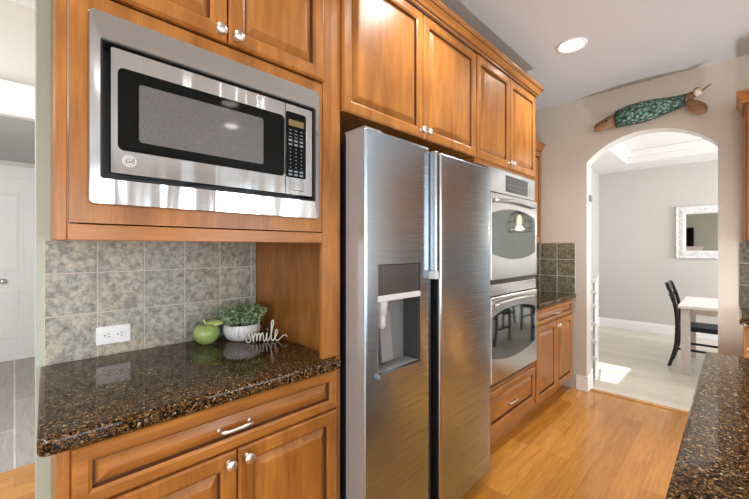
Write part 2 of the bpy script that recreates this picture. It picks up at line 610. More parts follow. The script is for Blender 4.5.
# arch wall: front face X = 3.82, opening Y .09 .. .985
AX0, AX1 = 3.82, 3.97
AY0, AY1, ASP, ATOP = 0.09, 0.987, 2.158, 2.367
mb = MB()
ch = (AY1 - AY0) / 2
sag = ATOP - ASP
rad = (ch * ch + sag * sag) / (2 * sag)
cyy, czz = (AY0 + AY1) / 2, ATOP - rad
half = math.asin(ch / rad)
arc = [(cyy + rad * math.sin(half - 2 * half * i / 28), czz + rad * math.cos(half - 2 * half * i / 28)) for i in range(29)]  # from AY1 to AY0
outline = [(-4.5, 0), (AY0, 0)] + arc[::-1] + [(AY1, 0), (1.92, 0), (1.92, CZ), (-4.5, CZ)]
mi_w, mi_j = mb.mi(M['wall']), mb.mi(M['wall_dining'])
A = [mb.bm.verts.new((AX0, y, z)) for y, z in outline]
B = [mb.bm.verts.new((AX1, y, z)) for y, z in outline]
mb.face(A, mi_w)
mb.face(B, mi_j)
for i in range(len(outline)):
    j = (i + 1) % len(outline)
    mb.face([A[i], A[j], B[j], B[i]], mi_j)
wall_arch = struct('wall_arch', mb, None)

# baseboards
def bboard(name, x0, x1, y0, y1, h=0.14):
    mb = BX(x0, x1, y0, y1, 0, h - 0.02, 0.003)
    cx = 0.006
    if abs(x1 - x0) < abs(y1 - y0):
        mb.box(x0 + (cx if x0 < 5 else 0), x1 - (0 if x0 < 5 else 0), y0, y1, h - 0.02, h, 0.003)
    else:
        mb.box(x0, x1, y0 + cx, y1, h - 0.02, h, 0.003)
    return struct(name, mb, M['white_paint'])


bboard('baseboard_arch', 3.803, 3.82, 0.987, 1.075)
bboard('baseboard_arch_right', 3.803, 3.82, -0.03, 0.09)
struct('baseboard_jamb', BX(3.803, 3.985, 0.972, 0.989, 0, 0.14, 0.003), M['white_paint'])
# dining room
DX, DY, DZ = 7.23, 1.676, 2.64
struct('wall_dining_back', BX(DX, DX + 0.12, -3.45, DY + 0.12, 0, 3.0), M['wall_dining'])
wx0, wx1, wz0, wz1 = 4.24, 4.90, 0.92, 1.68
mb = BX(3.97, wx0, DY, DY + 0.12, 0, 3.0).box(wx1, DX, DY, DY + 0.12, 0, 3.0).box(wx0, wx1, DY, DY + 0.12, 0, wz0).box(wx0, wx1, DY, DY + 0.12, wz1, 3.0)
struct('wall_dining_left', mb, M['wall_dining'])
w = struct('window_1', BX(wx0 - 0.06, wx1 + 0.06, DY - 0.015, DY, wz0 - 0.06, wz0).box(wx0 - 0.06, wx1 + 0.06, DY - 0.015, DY, wz1, wz1 + 0.06).box(wx0 - 0.06, wx0, DY - 0.015, DY, wz0, wz1).box(wx1, wx1 + 0.06, DY - 0.015, DY, wz0, wz1), M['white_paint'])
BX(wx0, wx1, DY + 0.06, DY + 0.064, wz0, wz1).build('pane', M['pane'], w)
mb = BX(3.97, 4.4, -3.55, -3.45, 0, 3.0).box(6.8, DX + .12, -3.55, -3.45, 0, 3.0).box(4.4, 6.8, -3.55, -3.45, 0, 0.6).box(4.4, 6.8, -3.55, -3.45, 2.4, 3.0)
struct('wall_dining_right', mb, M['wall_dining'])
# tray ceiling: border at DZ, raised centre
tx0, tx1, ty0, ty1 = 4.5, 6.62, -2.6, 1.16
mb = BX(3.97, tx0, -3.45, DY, DZ, 3.0).box(tx1, DX, -3.45, DY, DZ, 3.0).box(tx0, tx1, -3.45, ty0, DZ, 3.0).box(tx0, tx1, ty1, DY, DZ, 3.0)
struct('ceiling_dining', mb, M['ceiling_white'])
struct('ceiling_tray', BX(tx0, tx1, ty0, ty1, 2.82, 3.0), M['ceiling_white'])
mb = BX(tx1 - 0.05, tx1, ty0, ty1, DZ + 0.09, 2.82, 0.01).box(tx0, tx1, ty1 - 0.05, ty1, DZ + 0.09, 2.82, 0.01)
struct('trim_2', mb, M['white_paint'])
mb = BX(DX - 0.018, DX, -3.4, DY, 0, 0.125, 0.003).box(DX - 0.010, DX, -3.4, DY, 0.12, 0.15, 0.003)
struct('baseboard_dining', mb, M['white_paint'])
struct('baseboard_dining_left', BX(3.97, DX - .018, DY - 0.018, DY, 0, 0.15, 0.003), M['white_paint'])
# threshold strip between oak and pale boards
struct('trim_3', BX(3.87, 3.93, AY0, AY1 - 0.016, 0, 0.006, 0.002), M['floor'])

# hall door
dr = BX(-0.78, 0.18, 6.14, 6.18, 0.005, 2.2).build('door_1', M['white_paint'], kind='structure')
def door_panel(x0, x1, z0, z1):
    mb = MB()
    r = [(x0 + i, x1 - i, z0 + i, z1 - i, d) for i, d in ((0, -0.001), (0, 0.004), (0.012, 0.0045), (0.018, 0.0005), (0.03, 0.0005), (0.06, 0.0055), (0.07, 0.006))]
    mb.rings(r, YF(6.14), [M['white_paint']] * 7)
    return mb.build('door_panel', None, dr)
for px0, px1 in ((-0.66, -0.36), (-0.22, 0.08)):
    for pz0, pz1 in ((0.22, 0.90), (1.06, 2.04)):
        door_panel(px0, px1, pz0, pz1)
MB().lathe([(0.032, 0), (0.032, 0.008), (0.012, 0.012), (0.011, 0.04), (0.028, 0.05), (0.030, 0.062), (0.02, 0.075), (0, 0.078)], (-0.10, 6.14, 0.96), (0, -1, 0), 20).build('door_handle', M['chrome'], dr)
mb = BX(-0.90, -0.78, 6.125, 6.16, 0, 2.32, 0.004).box(0.18, 0.30, 6.125, 6.16, 0, 2.32, 0.004).box(-0.90, 0.30, 6.12, 6.16, 2.2, 2.34, 0.004)
struct('trim_4', mb, M['white_paint'])

# unseen windows added behind the camera to light the room
wn = 2
for a, b in ((-3.45, -1.75), (-0.65, 1.05), (2.15, 3.85)):
    mb = BX(a, b, -4.55, -4.47, 0.12, 0.20).box(a, b, -4.55, -4.47, 2.28, 2.35).box(a, a + .07, -4.55, -4.47, 0.20, 2.28).box(b - .07, b, -4.55, -4.47, 0.20, 2.28).box((a + b) / 2 - .03, (a + b) / 2 + .03, -4.55, -4.47, 0.20, 2.28)
    w = struct('window_%d' % wn, mb, M['white_paint'])
    BX(a + .07, b - .07, -4.535, -4.53, 0.20, 2.28).build('pane', M['pane'], w)
    wn += 1

mb = BX(-4.65, -4.57, -2.8, -0.4, 0.30, 0.37).box(-4.65, -4.57, -2.8, -0.4, 2.23, 2.30).box(-4.65, -4.57, -2.8, -2.73, 0.37, 2.23).box(-4.65, -4.57, -0.47, -0.4, 0.37, 2.23).box(-4.65, -4.57, -1.63, -1.57, 0.37, 2.23)
w = struct('window_%d' % wn, mb, M['white_paint'])
BX(-4.635, -4.63, -2.73, -0.47, 0.37, 2.23).build('pane', M['pane'], w)

# ------------------------------------------------------------------ backsplashes
def tiles(name, along, us, ws, plane, parent_label, mat, gap=0.005, thick=0.008):
    """grid of bevelled tiles on grout; along 'x' (facing -Y) or 'y' (facing -X)"""
    mb = MB()
    F = YF(plane) if along == 'x' else XF(plane)
    mb.rings([(us[0], us[-1], ws[0], ws[-1], 0), (us[0], us[-1], ws[0], ws[-1], thick - 0.0025)], F, [M['grout'], M['grout']])
    for i in range(len(us) - 1):
        for j in range(len(ws) - 1):
            a, b, c, d = us[i] + gap / 2, us[i + 1] - gap / 2, ws[j] + gap / 2, ws[j + 1] - gap / 2
            mb.rings([(a, b, c, d, 0.001), (a, b, c, d, thick - 0.002), (a + .002, b - .002, c + .002, d - .002, thick)], F, [mat, mat, mat], False)
    o = mb.build(name, None)
    tag(o, parent_label, 'backsplash')
    return o


us = [0.077, 0.233, 0.394, 0.555, 0.715, 0.877, 0.906]
tiles('tile_backsplash', 'x', us, [0.916, 1.097, 1.257, 1.384], BW, 'mottled grey green tile backsplash under the microwave cabinet', M['tile'])
usr = [1.083, 1.247, 1.412, 1.577, 1.79]
tiles('tile_backsplash', 'y', usr, [0.916, 1.08, 1.243, 1.406], AX0, 'olive brown tile backsplash in the corner left of the archway', M['tile_olive'])
tiles('tile_backsplash', 'y', [-1.6, -1.44, -1.28, -1.12, -0.96, -0.80, -0.64, -0.48, -0.33, -0.17, -0.022], [0.917, 1.08, 1.243, 1.398], AX0 - 0.002, 'dark tile backsplash right of the archway, under the right-hand wall cabinet', M['tile_olive'])
mb = BX(2.93, 3.81, BW - 0.008, BW, 0.916, 1.406)

# ------------------------------------------------------------------ cabinets of the long run
YC = 1.12       # front plane of face frames
wv, wh, wy = M['wood_v'], M['wood_h'], M['wood_hy']
CT = 2.56       # top of the cabinet boxes

# microwave wall cabinet
c = thing('microwave_cabinet', 'honey wood wall cabinet holding the built-in microwave, two doors above', 'cabinet', (0.45, 1.45, 1.373))
mb = MB()
mb.box(0.095, 0.11, YC + 0.02, BW, 1.385, CT, mat=wv)
mb.box(0.82, 0.835, YC + 0.02, BW, 1.385, CT, mat=wv)
mb.box(0.11, 0.82, YC + 0.02, BW, 1.385, 1.40, mat=wh)
mb.box(0.11, 0.82, YC + 0.02, BW, CT - 0.015, CT, mat=wh)
mb.box(0.11, 0.82, YC + 0.10, BW, 1.94, 1.955, mat=wh)
mb.build('body', None, c)
mb = MB()
mb.box(0.066, 0.0885, YC - 0.002, YC + 0.02, 1.372, CT, 0.0025, mat=wv)
mb.box(0.0885, 0.835, YC - 0.004, YC + 0.02, 1.373, 1.412, 0.002, mat=wh)
mb.box(0.0885, 0.835, YC, YC + 0.02, CT - 0.03, CT, 0.001, mat=wh)
mb.build('face_frame', None, c)
mb = MB()      # flush panel round the microwave
x0, x1, z0, z1 = 0.092, 0.832, 1.4155, 1.981
ix0, ix1, iz0, iz1 = 0.148, 0.790, 1.515, 1.90
for (a, b, cc, d) in ((x0, ix0, z0, z1), (ix1, x1, z0, z1), (ix0, ix1, z0, iz0), (ix0, ix1, iz1, z1)):
    mb.box(a, b, YC - 0.002, YC + 0.018, cc, d, 0.0, mat=wv)
mb.build('microwave_surround', None, c)
F = YF(YC - 0.0005)
d1 = raised('door', c, 0.091, 0.463, 1.986, 2.533, F)
knob(d1, F, 0.436, 2.007, 0.0195)
d2 = raised('door', c, 0.468, 0.833, 1.986, 2.533, F)
knob(d2, F, 0.490, 2.007, 0.0195)

# tall end panel beside the refrigerator
c = thing('tall_end_panel', 'tall honey wood panel between the granite counter and the refrigerator', 'panel', (0.91, 1.45, 0))
BX(0.908, 0.925, YC + 0.02, BW, 0, CT, 0.001, mat=wv).build('panel', None, c)
BX(0.837, 0.925, YC - 0.001, YC + 0.02, 0.924, CT, 0.003, mat=wv).box(0.9035, 0.925, YC - 0.001, YC + 0.02, 0, 0.924, 0.003, mat=wv).build('stile', None, c)

# left base cabinet
c = thing('base_cabinet', 'honey wood base cabinet with wide drawer under the granite counter by the hall', 'cabinet', (0.48, 1.45, 0))
mb = MB()
mb.box(0.095, 0.9, YC + 0.02, BW, 0.1, 0.880, mat=wv)
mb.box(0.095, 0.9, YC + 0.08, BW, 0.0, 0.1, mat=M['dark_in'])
mb.build('body', None, c)
mb = MB()
mb.box(0.070, 0.0935, YC, YC + 0.02, 0.1, 0.8805, 0.002, mat=wv)
mb.box(0.0935, 0.903, YC + 0.004, YC + 0.02, 0.1, 0.8805, mat=M['wood_h'])
mb.build('face_frame', None, c)
F = YF(YC + 0.004)
dw = raised('drawer', c, 0.0955, 0.8995, 0.7265, 0.875, F, fr=0.042, horiz=wh)
pull(dw, F, 0.488, 0.800, 0.048, 0.0195)
d1 = raised('door', c, 0.0955, 0.4955, 0.115, 0.7205, F)
knob(d1, F, 0.468, 0.690, 0.0195)
d2 = raised('door', c, 0.5005, 0.8995, 0.115, 0.7205, F)
knob(d2, F, 0.526, 0.690, 0.0195)


def slab(name, pts, z0, z1, label, r=0.011):
    """granite slab with rounded nosing: outline pts (x,y)"""
    mb = MB()
    n = len(pts)

    def inset(d):
        out = []
        for i in range(n):
            p0, p, p1 = Vector(pts[i - 1]), Vector(pts[i]), Vector(pts[(i + 1) % n])
            e0, e1 = (p - p0).normalized(), (p1 - p).normalized()
            n0, n1 = Vector((-e0.y, e0.x)), Vector((-e1.y, e1.x))
            m = (n0 + n1)
            m = m / max(m.dot(n0), 0.3)
            out.append(p + m * d)
        return out
    prof = [(r, z0)] + [(r - r * math.sin(a), z0 + r - r * math.cos(a)) for a in (0.5, 1.0, PI / 2)] + [(r - r * math.cos(a), z1 - r + r * math.sin(a)) for a in (0.0, 0.5, 1.0, PI / 2)]
    RR = [[mb.bm.verts.new((q.x, q.y, z)) for q in inset(d)] for d, z in prof]
    for a, b in zip(RR, RR[1:]):
        for k in range(n):
            mb.face([a[k], a[(k + 1) % n], b[(k + 1) % n], b[k]])
    mb.face(RR[0])
    mb.face(RR[-1])
    o = mb.build(name, M['granite'])
    tag(o, label, 'countertop')
    return o


def rounded(pts, corner, r, n=6):
    """replace corner index by an arc (polygon counter-clockwise)"""
    p0, p, p1 = Vector(pts[corner - 1]), Vector(pts[corner]), Vector(pts[(corner + 1) % len(pts)])
    a = p + (p0 - p).normalized() * r
    b = p + (p1 - p).normalized() * r
    arc = []
    for i in range(n + 1):
        t = i / n
        q = a * (1 - t) ** 2 + p * 2 * t * (1 - t) + b * t * t
        arc.append((q.x, q.y))
    return pts[:corner] + arc + pts[corner + 1:]


slab('granite_countertop', rounded([(0.034, 1.092), (0.898, 1.085), (0.898, 1.112), (0.902, 1.145), (0.906, BW - 0.009), (0.066, BW - 0.009)], 0, 0.025), 0.881, 0.923, 'dark speckled granite countertop with the apple and plant on it')

# cabinet over the refrigerator
c = thing('refrigerator_wall_cabinet', 'honey wood wall cabinet above the refrigerator with two tall doors', 'cabinet', (1.45, 1.45, 1.905))
mb = MB()
mb.box(0.9255, 1.9795, YC + 0.005, BW, 1.912, CT, mat=wv)
mb.build('body', None, c)
F = YF(YC + 0.004)
d1 = raised('door', c, 0.9275, 1.4535, 1.905, 2.535, F, fr=0.054)
knob(d1, F, 1.432, 1.94, 0.0195)
d2 = raised('door', c, 1.4585, 1.978, 1.905, 2.535, F, fr=0.054)
knob(d2, F, 1.482, 1.94, 0.0195)

# oven tower
OX0, OX1 = 1.98, 2.89
c = thing('oven_cabinet', 'tall honey wood cabinet framing the double wall oven, drawer at the bottom', 'cabinet', (2.45, 1.45, 0))
mb = MB()
mb.box(OX0, OX0 + 0.02, YC + 0.02, BW, 0.1, CT, mat=wv)
mb.box(OX1 - 0.02, OX1, YC + 0.02, BW, 0.1, CT, mat=wv)
mb.box(OX0 + .02, OX1 - .02, YC + 0.02, BW, 0.1, 0.44, mat=wv)
mb.box(OX0 + .02, OX1 - .02, YC + 0.02, BW, 1.885, CT, mat=wv)
mb.box(OX0, OX1, YC + 0.07, BW, 0, 0.1, mat=wv)
mb.build('body', None, c)
mb = MB()
mb.box(OX0, 2.09, YC, YC + 0.02, 0.1, CT, 0.001, mat=wv)
mb.box(2.843, OX1, YC, YC + 0.02, 0.1, CT, 0.001, mat=wv)
mb.box(2.09, 2.843, YC, YC + 0.02, 0.1, 0.452, 0.001, mat=wh)
mb.box(2.09, 2.843, YC, YC + 0.02, 1.877, CT, 0.001, mat=wh)
mb.build('face_frame', None, c)
F = YF(YC)
d1 = raised('door', c, 1.985, 2.4325, 1.905, 2.535, F, fr=0.054)
knob(d1, F, 2.411, 1.94, 0.0195)
d2 = raised('door', c, 2.4375, 2.885, 1.905, 2.535, F, fr=0.054)
knob(d2, F, 2.460, 1.94, 0.0195)
dw = raised('drawer', c, 1.995, 2.875, 0.165, 0.425, F, fr=0.05, horiz=wh)
pull(dw, F, 2.45, 0.295, 0.06, 0.0195)

# crown moulding along the top
prof = [(0.0, 2.538), (0.008, 2.538), (0.009, 2.547), (0.016, 2.551), (0.022, 2.564), (0.034, 2.580), (0.040, 2.583), (0.041, 2.589), (0.047, 2.592), (0.047, 2.604), (0.0, 2.604)]


def crown(name, prof, path, label):
    """path: function offset -> list of xyz-less points"""
    mb = MB()
    mi_a, mi_g = mb.mi(wh), mb.mi(M['glaze'])
    lines = [[mb.bm.verts.new((x, y, z)) for x, y in path(o)] for o, z in prof]
    n = len(lines)
    for i in range(n):
        a, b = lines[i], lines[(i + 1) % n]
        for k in range(len(a) - 1):
            mb.face([a[k], a[k + 1], b[k + 1], b[k]], mi_g if i in (2, 5) else mi_a)
    mb.face([l[0] for l in lines], mi_a)
    mb.face([l[-1] for l in lines], mi_a)
    o = mb.build(name, None)
    return tag(o, label, 'moulding')


crown('crown_moulding', prof, lambda o: [(0.07, YC - 0.021 - o), (OX1 + o, YC - 0.021 - o), (OX1 + o, 1.5)], 'long stepped wood crown moulding along the tops of the tall cabinets')
# filler the moulding sits on
# far small base cabinet
c = thing('base_cabinet', 'brown wood base cabinet between the oven tower and the archway', 'cabinet', (3.37, 1.45, 0))
mb = MB()
mb.box(OX1 + .001, 3.818, YC + 0.02, BW, 0.1, 0.872, mat=wv)
mb.box(OX1 + .001, 3.802, YC + 0.07, BW, 0, 0.1, mat=wv)
mb.build('body', None, c)
BX(OX1 + .001, 3.818, YC, YC + 0.02, 0.1, 0.873, 0.001, mat=wv).build('face_frame', None, c)
dw = raised('drawer', c, 2.915, 3.79, 0.735, 0.855, F, fr=0.034, horiz=wh)
pull(dw, F, 3.353, 0.795, 0.06, 0.0195)
d1 = raised('door', c, 2.915, 3.350, 0.125, 0.720, F)
knob(d1, F, 3.325, 0.68, 0.0195)
d2 = raised('door', c, 3.356, 3.79, 0.125, 0.720, F)
knob(d2, F, 3.38, 0.68, 0.0195)
slab('granite_countertop', [(OX1 + .003, 1.075), (3.818, 1.075), (3.818, BW - 0.001), (OX1 + .003, BW - 0.001)], 0.874, 0.915, 'short black granite countertop between the ovens and the archway')
# shallow wall cabinet above it
c = thing('corner_wall_cabinet', 'narrow glimpse of a wood wall cabinet above the corner beside the ovens', 'cabinet', (3.37, 1.6, 1.406))
BX(OX1 + .002, 3.818, 1.415, BW, 1.406, 2.36, 0.001, mat=wv).build('body', None, c)
F2 = YF(1.415)
d1 = raised('door', c, 2.90, 3.352, 1.41, 2.33, F2)
knob(d1, F2, 3.33, 1.45, 0.0195)
d2 = raised('door', c, 3.358, 3.81, 1.41, 2.33, F2)
knob(d2, F2, 3.38, 1.45, 0.0195)
mb = MB()
pts = [(1.415, 2.335), (1.395, 2.335), (1.39, 2.35), (1.37, 2.385), (1.358, 2.39), (1.358, 2.405), (1.415, 2.405)]
mb.prism(pts, OX1 + .002, 3.818, 0)
mb.build('crown', wh, c)

# ------------------------------------------------------------------ right-hand cabinets on the arch wall
c = thing('wall_cabinet', 'wood wall cabinet at the right edge of the photo with crown on top', 'cabinet', (3.65, -0.8, 1.40))
BX(3.50, 3.818, -1.6, -0.05, 1.40, 2.36, 0.001, mat=wv).build('body', None, c)
F3 = XF(3.50)
for i in range(4):
    a = -1.595 + i * 0.386
    d = raised('door', c, a, a + 0.381, 1.405, 2.325, F3)
    knob(d, F3, a + (0.355 if i % 2 == 0 else 0.026), 1.44, 0.0195)
prof2 = [(0.0, 2.33), (0.012, 2.33), (0.016, 2.345), (0.034, 2.383), (0.042, 2.388), (0.042, 2.408), (0.0, 2.408)]
mb = MB()
lines = [[mb.bm.verts.new((x, y, z)) for x, y in ((3.818, -0.05 + o), (3.48 - o, -0.05 + o), (3.48 - o, -1.6))] for o, z in prof2]
for i in range(len(lines)):
    a, b = lines[i], lines[(i + 1) % len(lines)]
    for k in range(2):
        mb.face([a[k], a[k + 1], b[k + 1], b[k]])
mb.face([l[0] for l in lines])
mb.face([l[-1] for l in lines])
mb.build('crown', M['wood_hy'], c)
c = thing('base_cabinet', 'wood base cabinet at the right edge of the photo under black counter', 'cabinet', (3.5, -0.8, 0))
mb = MB()
mb.box(3.24, 3.818, -1.6, -0.045, 0.1, 0.872, mat=wv)
mb.box(3.30, 3.818, -1.6, -0.06, 0, 0.1, mat=wv)
mb.build('body', None, c)
F3 = XF(3.24)
for i in range(3):
    a = -1.595 + i * 0.515
    d = raised('drawer', c, a, a + 0.51, 0.72, 0.86, F3, fr=0.04)
    pull(d, F3, a + 0.255, 0.79, 0.05, 0.0195)
    d = raised('door', c, a, a + 0.51, 0.115, 0.712, F3)
    knob(d, F3, a + 0.48, 0.68, 0.0195)
slab('granite_countertop', [(3.20, -1.6), (3.818, -1.6), (3.818, -0.022), (3.20, -0.022)], 0.874, 0.915, 'black granite counter end right of the archway under the dark tiles')

# ------------------------------------------------------------------ island
c = thing('kitchen_island', 'painted island base hidden under the big granite slab at lower right', 'island', (1.3, -0.45, 0))
mb = MB()
mb.box(0.58, 2.05, -0.80, 0.045, 0.1, 0.872, 0.002, mat=M['taupe'])
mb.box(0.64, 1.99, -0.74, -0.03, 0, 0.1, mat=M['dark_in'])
mb.build('body', None, c)
FI = lambda u, w, d: (u, 0.045 + d, w)
for i in range(3):
    a = 0.60 + i * 0.48
    d = raised('drawer', c, a, a + 0.47, 0.72, 0.86, FI, fr=0.04, paint=M['taupe'])
    pull(d, FI, a + 0.235, 0.79, 0.05, 0.0195)
    d = raised('door', c, a, a + 0.47, 0.12, 0.712, FI, paint=M['taupe'])
    knob(d, FI, a + 0.44, 0.68, 0.0195)
slab('island_countertop', rounded([(0.52, -0.86), (2.082, -0.86), (2.082, 0.088), (0.52, 0.088)], 2, 0.012), 0.873, 0.915, 'large brown speckled granite island top in the lower right foreground')

# ------------------------------------------------------------------ microwave
mw = thing('microwave_oven', 'built-in stainless microwave with wide trim kit in the wood cabinet', 'microwave', (0.47, 1.3, 1.466))


def rrect(x0, x1, z0, z1, r, n=5):
    pts = []
    for cx, cz, a0 in ((x1 - r, z0 + r, -PI / 2), (x1 - r, z1 - r, 0), (x0 + r, z1 - r, PI / 2), (x0 + r, z0 + r, PI)):
        for i in range(n + 1):
            a = a0 + i * PI / 2 / n
            pts.append((cx + r * math.cos(a), cz + r * math.sin(a)))
    return pts


def loops(mb, ls, mats, F=None, smooth=False):
    RR = [[mb.bm.verts.new((x, y, z)) for x, z in pts] for pts, y in ls]
    n = len(RR[0])
    for i, (a, b) in enumerate(zip(RR, RR[1:])):
        for k in range(n):
            mb.face([a[k], a[(k + 1) % n], b[(k + 1) % n], b[k]], mb.mi(mats[i]), smooth)
    return RR


sw = M['steel_wave']
mb = MB()
TX0, TX1, TZ0, TZ1 = 0.125, 0.808, 1.461, 1.939
GX0, GX1, GZ0, GZ1 = 0.154, 0.781, 1.531, 1.864
RR = loops(mb, [(rrect(TX0, TX1, TZ0, TZ1, 0.012), YC - 0.0022), (rrect(TX0, TX1, TZ0, TZ1, 0.012), YC - 0.016), (rrect(TX0 + .003, TX1 - .003, TZ0 + .003, TZ1 - .003, 0.010), YC - 0.021),
                (rrect(GX0 - .006, GX1 + .006, GZ0 - .006, GZ1 + .006, 0.006), YC - 0.026), (rrect(GX0 - .002, GX1 + .002, GZ0 - .002, GZ1 + .002, 0.005), YC - 0.025), (rrect(GX0, GX1, GZ0, GZ1, 0.005), YC - 0.021), (rrect(GX0, GX1, GZ0, GZ1, 0.005), YC + 0.03)],
           [sw, sw, sw, M['black_plastic'], M['black_plastic'], M['black_plastic']])
mb.build('trim_frame', None, mw)
BX(GX0 - 0.002, GX1 + .002, YC + 0.03, YC + 0.42, GZ0 - .006, GZ1 + .006, mat=M['black_plastic']).build('body', None, mw)
# door
YD = YC - 0.020
mb = MB()
DX0, DX1, DZ0, DZ1 = 0.167, 0.662, 1.540, 1.860
wx0_, wx1_, wz0_, wz1_ = 0.184, 0.661, 1.602, 1.812
RR = loops(mb, [(rrect(DX0, DX1, DZ0, DZ1, 0.004), YC + 0.028), (rrect(DX0, DX1, DZ0, DZ1, 0.004), YD + 0.004), (rrect(DX0 + .003, DX1, DZ0 + .003, DZ1 - .003, 0.004), YD), (rrect(wx0_, wx1_ - .0003, wz0_, wz1_, 0.014), YD + 0.0005), (rrect(wx0_, wx1_ - .0003, wz0_, wz1_, 0.014), YD + 0.006)], [sw] * 4)
mb.face(RR[-1], mb.mi(M['black_glass']))
door = mb.build('door', None, mw)
mb = MB()
RR = loops(mb, [(rrect(wx0_ + .0005, wx1_ - .001, wz0_ + .0005, wz1_ - .0005, 0.0135), YD + 0.006), (rrect(wx0_ + .0005, wx1_ - .001, wz0_ + .0005, wz1_ - .0005, 0.0135), YD + 0.0004), (rrect(0.230, 0.582, 1.630, 1.782, 0.008), YD + 0.0004), (rrect(0.230, 0.582, 1.630, 1.782, 0.008), YD + 0.0012)], [M['black_glass']] * 3)
mb.face(RR[-1], mb.mi(M['mw_window']))
mb.build('door_glass', None, door)
# round maker's emblem
em = MB().lathe([(0, 0), (0.0155, 0), (0.0155, 0.002), (0.0135, 0.0028), (0.0125, 0.0018), (0, 0.0018)], (0.209, YD, 1.577), (0, -1, 0), 28).build('logo_emblem', M['light_grey'], door)


def text_mesh(body, size, loc, mat, name, parent, rot=(PI / 2, 0, 0), ext=0.0004, shear=0.0):
    cu = bpy.data.curves.new('txt', 'FONT')
    cu.body = body
    cu.size = size
    cu.extrude = ext
    cu.align_x = 'CENTER'
    cu.align_y = 'CENTER'
    cu.shear = shear
    ob = bpy.data.objects.new('txt', cu)
    COL.objects.link(ob)
    dg = bpy.context.evaluated_depsgraph_get()
    me = bpy.data.meshes.new_from_object(ob.evaluated_get(dg))
    bpy.data.objects.remove(ob)
    from mathutils import Euler
    me.transform(Matrix.Translation(loc) @ Euler(rot).to_matrix().to_4x4())
    o = Vector((0, 0, 0))
    p = parent
    while p is not None:
        o += p.location
        p = p.parent
    me.transform(Matrix.Translation(-o))
    me.materials.clear()
    me.materials.append(mat)
    me.name = name
    r = bpy.data.objects.new(name, me)
    COL.objects.link(r)
    r.parent = parent
    return r


MB().lathe([(0.0118, 0.0016), (0.0118, 0.0022), (0.0106, 0.0022), (0.0106, 0.0016)], (0.209, YD, 1.577), (0, -1, 0), 28).build('logo_ring', M['grey_plastic'], door)
text_mesh('GE', 0.0165, (0.209, YD - 0.0022, 1.577), M['black_plastic'], 'logo_letters', door, shear=0.3)
# control panel side
mb = MB()
PX0, PX1 = 0.6645, 0.777
RR = loops(mb, [(rrect(PX0, PX1, DZ0, DZ1, 0.004), YC + 0.028), (rrect(PX0, PX1, DZ0, DZ1, 0.004), YD + 0.004), (rrect(PX0, PX1 - .003, DZ0 + .003, DZ1 - .003, 0.004), YD), (rrect(0.6655, 0.748, 1.602, 1.832, 0.010), YD + 0.0003), (rrect(0.6655, 0.748, 1.602, 1.832, 0.010), YD + 0.003)], [sw] * 4)
mb.face(RR[-1], mb.mi(M['black_glass']))
cp = mb.build('control_panel', None, mw)
BX(0.667, 0.7465, YD - 0.0006, YD + 0.003, 1.6035, 1.8305, 0.0006, mat=M['black_glass']).build('keypad', None, cp)
BX(0.676, 0.738, YD - 0.0012, YD, 1.783, 1.805, 0.0005, mat=M['clock']).build('display', None, cp)
rows = [1.768, 1.756, 1.744, 1.732, 1.718, 1.703, 1.690, 1.677, 1.664, 1.651, 1.638, 1.624, 1.612]
for j, z in enumerate(rows):
    for i in range(3):
        x = 0.683 + i * 0.0225
        big_ = j in (3, 4, 11, 12)
        w_, h_ = (0.0072, 0.0034) if big_ else (0.0058 if j < 3 else 0.0026, 0.0014)
        BX(x - w_, x + w_, YD - 0.0013, YD - 0.0004, z - h_, z + h_, mat=M['button']).build('button', None, cp)
BX(0.684, 0.736, YD - 0.002, YD + 0.001, 1.556, 1.597, 0.003, mat=sw).build('release_button', None, cp)

# ------------------------------------------------------------------ refrigerator
fr = thing('refrigerator', 'stainless side-by-side refrigerator with water dispenser in the left door', 'refrigerator', (1.44, 1.4, 0))
FX0, FX1, FY, FZ = 0.943, 1.942, 0.990, 1.815
st, ss = M['steel'], M['steel_side']
BX(0.955, 1.93, 1.115, 1.76, 0.04, 1.785, 0.004, mat=M['black_plastic']).build('body', None, fr)
LX1, RX0 = 1.352, 1.436
